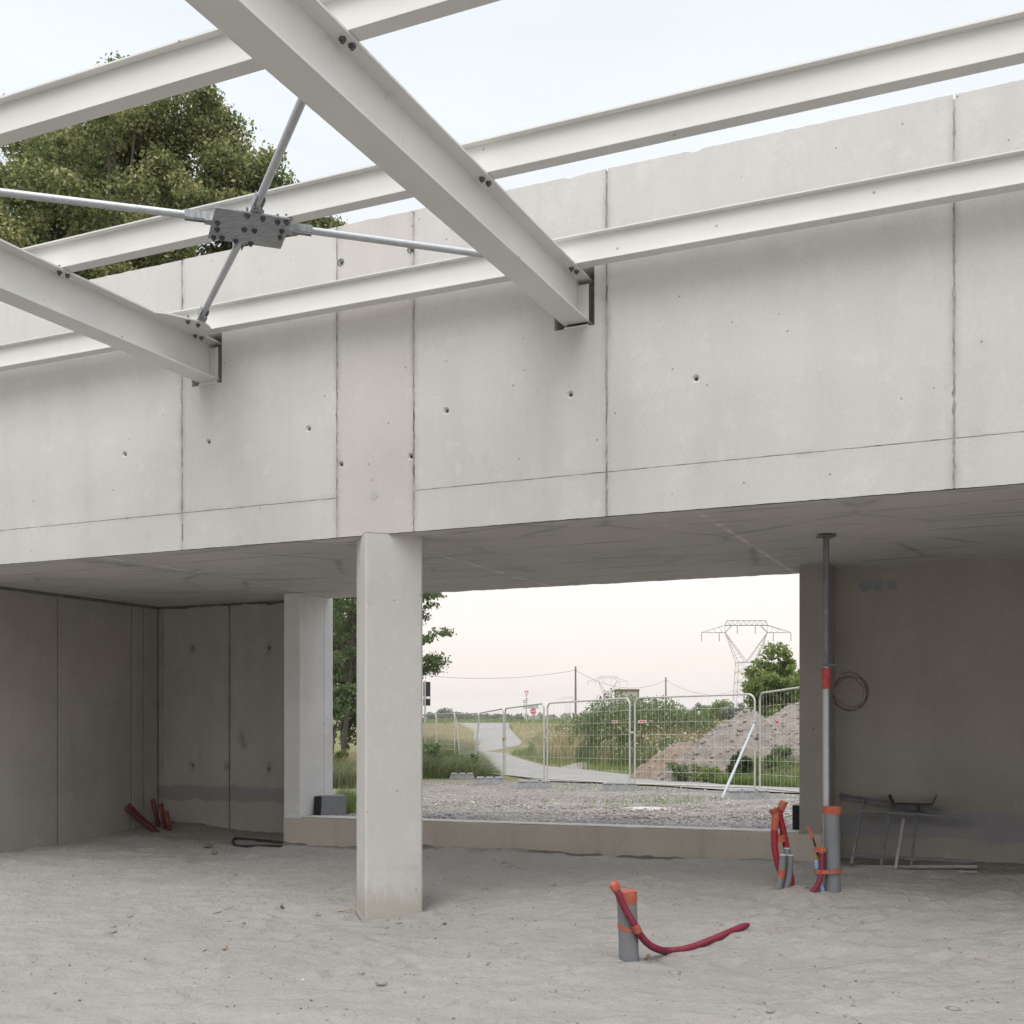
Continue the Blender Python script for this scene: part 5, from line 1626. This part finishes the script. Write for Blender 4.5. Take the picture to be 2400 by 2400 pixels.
foot0 = None
for px, py, rz, lab in ((1452, 1853, -4, 'grey fence foot block under the posts before the weedy bank'), (1752, 1874, 3, 'grey fence foot block beside the foot of the brace pole'), (1251, 1847, 4, 'grey fence foot block at the right side of the road'), (1147, 1838, -2, 'grey fence foot block in the middle of the road opening'), (1083, 1827, 3, 'grey fence foot block under the leaning panel'), (1052, 1820, 5, 'dark fence foot block half hidden in grass at the far left')):
    g0 = ground(px, py)
    if foot0 is None:
        foot0 = foot_mesh().build('fence_block', 'foot', None, (0, 0, 0), bevel=.008); o = foot0
    else:
        o = foot0.copy(); COL.objects.link(o)
    o.location = (g0.x, g0.y, g0.z + .0); o.rotation_euler = (0, 0, R(rz)); o.scale = (1.12, 1, 1) if px > 1200 else (1.0, 1, 1)
    tag(o, lab, 'fence block', 'fence foot blocks')

# ------------------------------------------------------------------ signs, poles, pylons


def post(parent, x, y, z0, z1, r=.035, mat='sign_grey'):
    mb = MB(); mb.tube([(x, y, z0), (x, y, z1)], r, 8); return mb.build('post', mat, parent, smooth=True)


# stop sign at the junction
Y = 150; s = at(1249.5, 1667, Y); z0 = float(tz(Y))
st = thing('stop_sign', (s.x, Y, z0), 'red octagonal stop sign on a thin post at the road junction', 'road sign')
post(st, s.x, Y, z0, s.z, .04)
mb = MB(); oc = [s + Vector((.40 * math.cos(R(22.5 + 45 * k)), -.05, .40 * math.sin(R(22.5 + 45 * k)))) for k in range(8)]; mb.prism(oc, (0, .02, 0)); f = mb.build('sign_face', 'sign_red', st)
text('STOP', .27, 'sign_white', f, s + Vector((0, -.056, 0)), Vector((1, 0, 0)), Vector((0, 0, 1)), .006)
# give way sign
Y = 175; s = at(1234, 1627, Y); z0 = float(tz(Y))
gw = thing('give_way_sign', (s.x, Y, z0), 'red and white give way triangle on a tall post with small plates below', 'road sign')
post(gw, s.x, Y, z0, s.z + .3, .05)


def tri(c, w, h): return [c + Vector((-w / 2, 0, h * .5)), c + Vector((0, 0, -h * .5)), c + Vector((w / 2, 0, h * .5))]


mb = MB(); mb.prism(tri(s + Vector((0, -.08, 0)), .66, .98), (0, .02, 0)); mb.build('sign_border', 'sign_red', gw)
mb = MB(); mb.prism(tri(s + Vector((0, -.10, .05)), .38, .58), (0, .015, 0)); mb.build('sign_centre', 'sign_white', gw)
c = at(1234.5, 1638, Y); mb = MB(); mb.box(c.x - .16, c.x + .16, Y - .08, Y - .06, c.z - .11, c.z + .11); mb.build('small_plate', 'sign_grey', gw)
for py in (1642, 1646.5):
    c = at(1231, py, Y); mb = MB(); mb.box(c.x - .38, c.x + .38, Y - .08, Y - .06, c.z - .12, c.z + .12); mb.build('direction_plate', 'sign_grey', gw)
# direction board
Y = 200; z0 = float(tz(Y)); a, b = at(1226, 1651.5, Y), at(1262, 1660.5, Y)
db = thing('direction_board', ((a.x + b.x) / 2, Y, z0), 'long grey back of a direction board above the stop sign', 'road sign')
post(db, a.x + .5, Y, z0, a.z, .05); post(db, b.x - .5, Y, z0, a.z, .05)
mb = MB(); mb.box(a.x, b.x, Y - .09, Y - .06, b.z + .06, a.z - .06); mb.build('board', 'sign_grey', db)
mb = MB(); mb.box(a.x, b.x, Y - .11, Y - .06, a.z - .058, a.z); mb.box(a.x, b.x, Y - .11, Y - .06, b.z, b.z + .058); mb.build('board_rail', 'frame_wood', db)
# dark hanging sign at the left behind the column
Y = 46; a, b = at(992, 1598, Y), at(1008.5, 1654, Y)
dsg = thing('roadside_sign', (a.x, Y, float(tz(Y))), 'dark rectangular sign on a post half hidden by tree branches beside the column', 'road sign')
mb = MB(); mb.box(a.x, b.x, Y, Y + .06, b.z, a.z); mb.build('board', 'dark_sign', dsg)
mb = MB(); mb.box(a.x + .01, b.x - .01, Y - .006, Y - .001, b.z + .28, b.z + .38); mb.build('white_band', 'sign_white', dsg)
post(dsg, a.x + .08, Y - .06, float(tz(Y)) - .1, a.z + .05, .035, 'fence')
# notice board behind the bank
Y = 74; a, b = at(1440.5, 1615, Y), at(1498, 1680, Y)
nb = thing('notice_board', ((a.x + b.x) / 2, Y, float(tz(Y))), 'weathered grey board with a wooden top rail standing behind the weedy bank', 'board')
mb = MB(); mb.box(a.x + .09, b.x - .1, Y, Y + .05, float(tz(Y)), a.z - .08); mb.build('panel', 'board', nb)
mb = MB(); mb.box(a.x, b.x + .02, Y - .10, Y + .16, a.z - .078, a.z); mb.build('top_rail', 'frame_wood', nb)
for x0, x1 in ((a.x, a.x + .088), (b.x - .098, b.x)):
    mb = MB(); mb.box(x0, x1, Y - .03, Y + .1, float(tz(Y)) - .1, a.z - .08); mb.build('post', 'frame_wood', nb)
mb = MB(); mb.tube([(b.x, Y + .1, a.z - .6), (b.x + .75, Y + .3, a.z - 1.6)], .05, 6); mb.build('strut', 'frame_wood', nb)
# white marker post in the meadow
Y = 66; a = at(1637.5, 1667, Y); z0 = float(tz(Y))
mb = MB(); mb.tube([(a.x - .03, Y, z0), (a.x + .01, Y, a.z - .08), (a.x + .015, Y, a.z)], [.09, .08, .04], 10)
tag(mb.build('marker_post', 'sign_white', None, smooth=True), 'white marker post standing in the dry meadow', 'post')

# telephone poles
poles = [(880, 1556, 150, 'wooden telephone pole hidden behind the column'), (1349, 1562, 165, 'tallest wooden telephone pole rising behind the weedy bank'), (1560.5, 1587, 205, 'wooden telephone pole behind the middle of the fence'), (1744, 1603, 245, 'grey telephone pole between the pylon and the walnut tree'), (2010, 1612, 290, 'telephone pole hidden behind the right pier')]
tops = []
for px, ty, Y, lab in poles:
    p = at(px, ty, Y); z0 = float(tz(Y))
    t = thing('telephone_pole', (p.x, Y, z0), lab, 'pole', 'telephone poles')
    mb = MB(); mb.tube([(p.x, Y, z0 - .2), (p.x, Y, p.z)], [.17, .12], 8); mb.build('pole', 'pole_wood', t, smooth=True)
    mb = MB(); mb.tube([(p.x - .2, Y - .12, p.z - .55), (p.x + .2, Y - .12, p.z - .55)], .05, 6); mb.build('bracket', 'steel', t)
    tops.append(Vector((p.x, Y, p.z - .55)))
wl = ['telephone wire sagging left from the tallest pole to the column', 'telephone wire sagging between the tallest pole and the middle pole', 'telephone wire sagging between the middle pole and the grey pole', 'telephone wire running on behind the right pier']
for (a, b), sag, lab in zip(zip(tops[:-1], tops[1:]), (1.3, 2.0, 2.2, 1.8), wl):
    pts = [a.lerp(b, t) - Vector((0, 0, sag * 4 * t * (1 - t))) for t in np.linspace(0, 1, 24)]
    mb = MB(); mb.tube(pts, .028, 4, cap=False); tag(mb.build('telephone_wire', 'pylon'), lab, 'wire', 'telephone wires')


def pylon(loc, label, scale=1.0):
    t = thing('power_pylon', loc, label, 'pylon', 'power pylons')
    o = Vector(loc); r = .10

    def P(x, y, z): return o + Vector((x, y, z)) * scale

    def seg(mb, a, b, rr=r): mb.tube([P(*a), P(*b)], rr * .75, 4, cap=False)
    body = MB(); zw = 23.5; wb, ww = 5.0, 3.7
    lv = [0, 6, 11, 15.5, 19.6, zw]
    def half(z): return wb + (ww - wb) * z / zw
    for sx in (-1, 1):
        for sy in (-1, 1):
            seg(body, (sx * wb, sy * wb * .9, 0), (sx * ww, sy * ww * .8, zw), .12)
    for z0_, z1_ in zip(lv[:-1], lv[1:]):
        a, b = half(z0_), half(z1_)
        for sy in (-1, 1):
            seg(body, (-a, sy * a * .85, z0_), (b, sy * b * .85, z1_), .07); seg(body, (a, sy * a * .85, z0_), (-b, sy * b * .85, z1_), .07)
            seg(body, (-b, sy * b * .85, z1_), (b, sy * b * .85, z1_), .08 if z1_ < zw else .15)
        for sx in (-1, 1):
            seg(body, (sx * a, -a * .85, z0_), (sx * b, b * .85, z1_), .07)
    body.build('lattice_body', 'pylon', t)
    arms = MB()
    za, zm, zt2 = 35.4, 38.3, 40.2
    for sx in (-1, 1):
        for sy in (-1, 1):
            n1 = (sx * 8.4, sy * .7, za)
            seg(arms, (sx * ww, sy * 2.4, zw), n1, .13); seg(arms, (sx * .3, sy * 2.2, zw + .3), (sx * 7.9, sy * .7, za - .8), .13)
            for k in np.linspace(.12, .9, 8):
                a = [ww * sx + (8.4 - ww) * sx * k, sy * (2.4 - 1.7 * k), zw + (za - zw) * k]; k2 = min(1, k + .07); b = [sx * (.3 + 7.6 * k2), sy * (2.2 - 1.5 * k2), zw + .3 + (za - 1.1 - zw) * k2]
                seg(arms, a, b, .045)
            seg(arms, n1, (sx * 5.7, sy * .7, zm), .13); seg(arms, n1, (sx * 8.5, sy * .7, zm), .06)
            seg(arms, (sx * 8.5, sy * .7, zm), (sx * 17.9, 0, za + .1), .13); seg(arms, n1, (sx * 17.9, 0, za), .13)
            seg(arms, (sx * 8.5, sy * .7, zm), (sx * 7.7, sy * .5, zt2), .1)
            for k in (.25, .5, .75): seg(arms, (sx * (8.5 + 9.4 * k), sy * .7 * (1 - k), zm - 2.8 * k), (sx * (8.5 + 9.4 * (k - .12)), sy * .7 * (1 - k), za), .045)
    for sy in (-1, 1):
        seg(arms, (-8.5, sy * .7, zm), (8.5, sy * .7, zm), .16); seg(arms, (-7.7, sy * .5, zt2), (7.7, sy * .5, zt2), .11)
        xs_ = np.linspace(-7.7, 7.7, 15)
        for i in range(14): seg(arms, (xs_[i], sy * .6, zm if i % 2 else zt2), (xs_[i + 1], sy * .6, zt2 if i % 2 else zm), .06)
    arms.build('cross_arms', 'pylon', t)
    for x, z in ((-17.9, za), (-10.8, za), (-3.6, zm), (3.6, zm), (10.8, za), (17.9, za)):
        mb = MB(); mb.tube([P(x, 0, z - .3), P(x, 0, z - 3.5)], .16, 5); mb.build('insulator', 'pylon', t)
    return t


YA = 450
pa = at(1749, 1688, YA); pa.z = float(tz(YA)) - .2
p0 = pylon(pa, 'large lattice power pylon above the trees at the right of the opening')
lab2 = ['smaller lattice power pylon far behind the notice board', 'faintest farthest lattice pylon over the left end of the bank']
for (px, Yq), lab in zip(((1424, 1010), (1331, 1900)), lab2):
    c = copy_tree(p0); c.location = (at(px, 1688, Yq).x, Yq, float(tz(Yq)) - .3); c['label'] = lab

# thin summer haze
mb = MB(); mb.box(-3600, 3600, -2700, 3800, -2.2, 60)
hz_ = mb.build('haze', 'sand', None, (0, 0, -2.2)); tag(hz_, kind='stuff')
hm = bpy.data.materials.new('haze_air'); hm.use_nodes = True; hn = hm.node_tree; hn.nodes.clear()
ho = hn.nodes.new('ShaderNodeOutputMaterial'); hv = hn.nodes.new('ShaderNodeVolumePrincipled')
hv.inputs['Color'].default_value = (.97, .97, .98, 1); hv.inputs['Density'].default_value = HAZE; hv.inputs['Anisotropy'].default_value = .2
hn.links.new(hv.outputs[0], ho.inputs['Volume'])
hz_.data.materials.clear(); hz_.data.materials.append(hm)

# ------------------------------------------------------------------ light, sky, camera
SUN_AZ, SUN_EL = R(200), R(58)        # behind the camera, slightly from the left (azimuth clockwise from +Y)
w = bpy.data.worlds.new('World'); scene.world = w; w.use_nodes = True
nt = w.node_tree; bg = nt.nodes['Background']
sky = node(nt, 'ShaderNodeTexSky', sky_type='NISHITA'); sky.sun_disc = False
sky.sun_elevation = SUN_EL; sky.sun_rotation = SUN_AZ; sky.air_density = 1.0; sky.dust_density = 4.0; sky.ozone_density = 1.0
tc = node(nt, 'ShaderNodeTexCoord'); sp = node(nt, 'ShaderNodeSeparateXYZ'); link(nt, tc.outputs['Generated'], sp.inputs[0])
cr = node(nt, 'ShaderNodeValToRGB'); e = cr.color_ramp.elements
# a thin high veil of cloud: warm at the horizon, white above it, pale blue overhead
e[0].position = 0; e[0].color = (8.2, 7.15, 6.55, 1); e[1].position = 1; e[1].color = (13, 13.1, 13.2, 1)
for p_, c_ in ((.05, (8.0, 7.1, 6.6)), (.12, (7.7, 7.15, 6.75)), (.22, (7.4, 7.2, 7.0)), (.35, (6.9, 7.15, 7.2)), (.48, (6.5, 6.8, 6.85)), (.58, (6.2, 6.55, 6.75)), (.74, (11.5, 11.7, 11.9))):
    q = e.new(p_); q.color = (*c_, 1)
link(nt, sp.outputs[2], cr.inputs[0])
cn = noise(nt, tc.outputs['Generated'], 2.2, 5, .6, (1, 1, 4))
cv = node(nt, 'ShaderNodeMapRange'); link(nt, cn, cv.inputs[0]); cv.inputs[1].default_value = .3; cv.inputs[2].default_value = .7; cv.inputs[3].default_value = .95; cv.inputs[4].default_value = 1.05
veil = node(nt, 'ShaderNodeVectorMath', operation='SCALE'); link(nt, cr.outputs[0], veil.inputs[0]); link(nt, cv.outputs[0], veil.inputs['Scale'])
link(nt, mix_c(nt, .8, sky.outputs[0], veil.outputs[0]), bg.inputs['Color'])
bg.inputs['Strength'].default_value = .1

sl = bpy.data.lights.new('sun', 'SUN'); so = bpy.data.objects.new('sun', sl); COL.objects.link(so)
sl.energy = 1.4; sl.angle = R(55); sl.color = (1, .975, .945)
d = Vector((math.sin(SUN_AZ) * math.cos(SUN_EL), math.cos(SUN_AZ) * math.cos(SUN_EL), math.sin(SUN_EL)))
so.rotation_euler = (-d).to_track_quat('-Z', 'Y').to_euler(); so.location = (0, -5, 12)

cam = bpy.data.cameras.new('camera'); co = bpy.data.objects.new('camera', cam); COL.objects.link(co)
co.location = (0, 0, EYE); co.rotation_euler = (R(90), 0, 0)
cam.sensor_width = 36; cam.lens = 36 * F / 2400; cam.shift_y = (HY - 1200) / 2400
cam.clip_start = .05; cam.clip_end = 30000
scene.camera = co
scene.view_settings.view_transform = 'Standard'; scene.view_settings.look = 'None'
scene.view_settings.exposure = .72; scene.view_settings.gamma = 1
scene.render.engine = 'CYCLES'
cy = scene.cycles
cy.use_denoising = True; cy.denoiser = 'OPENIMAGEDENOISE'; cy.denoising_input_passes = 'RGB_ALBEDO_NORMAL'; cy.denoising_prefilter = 'NONE'; cy.max_bounces = 10; cy.diffuse_bounces = 6; cy.transparent_max_bounces = 8
cy.sample_clamp_indirect = 8
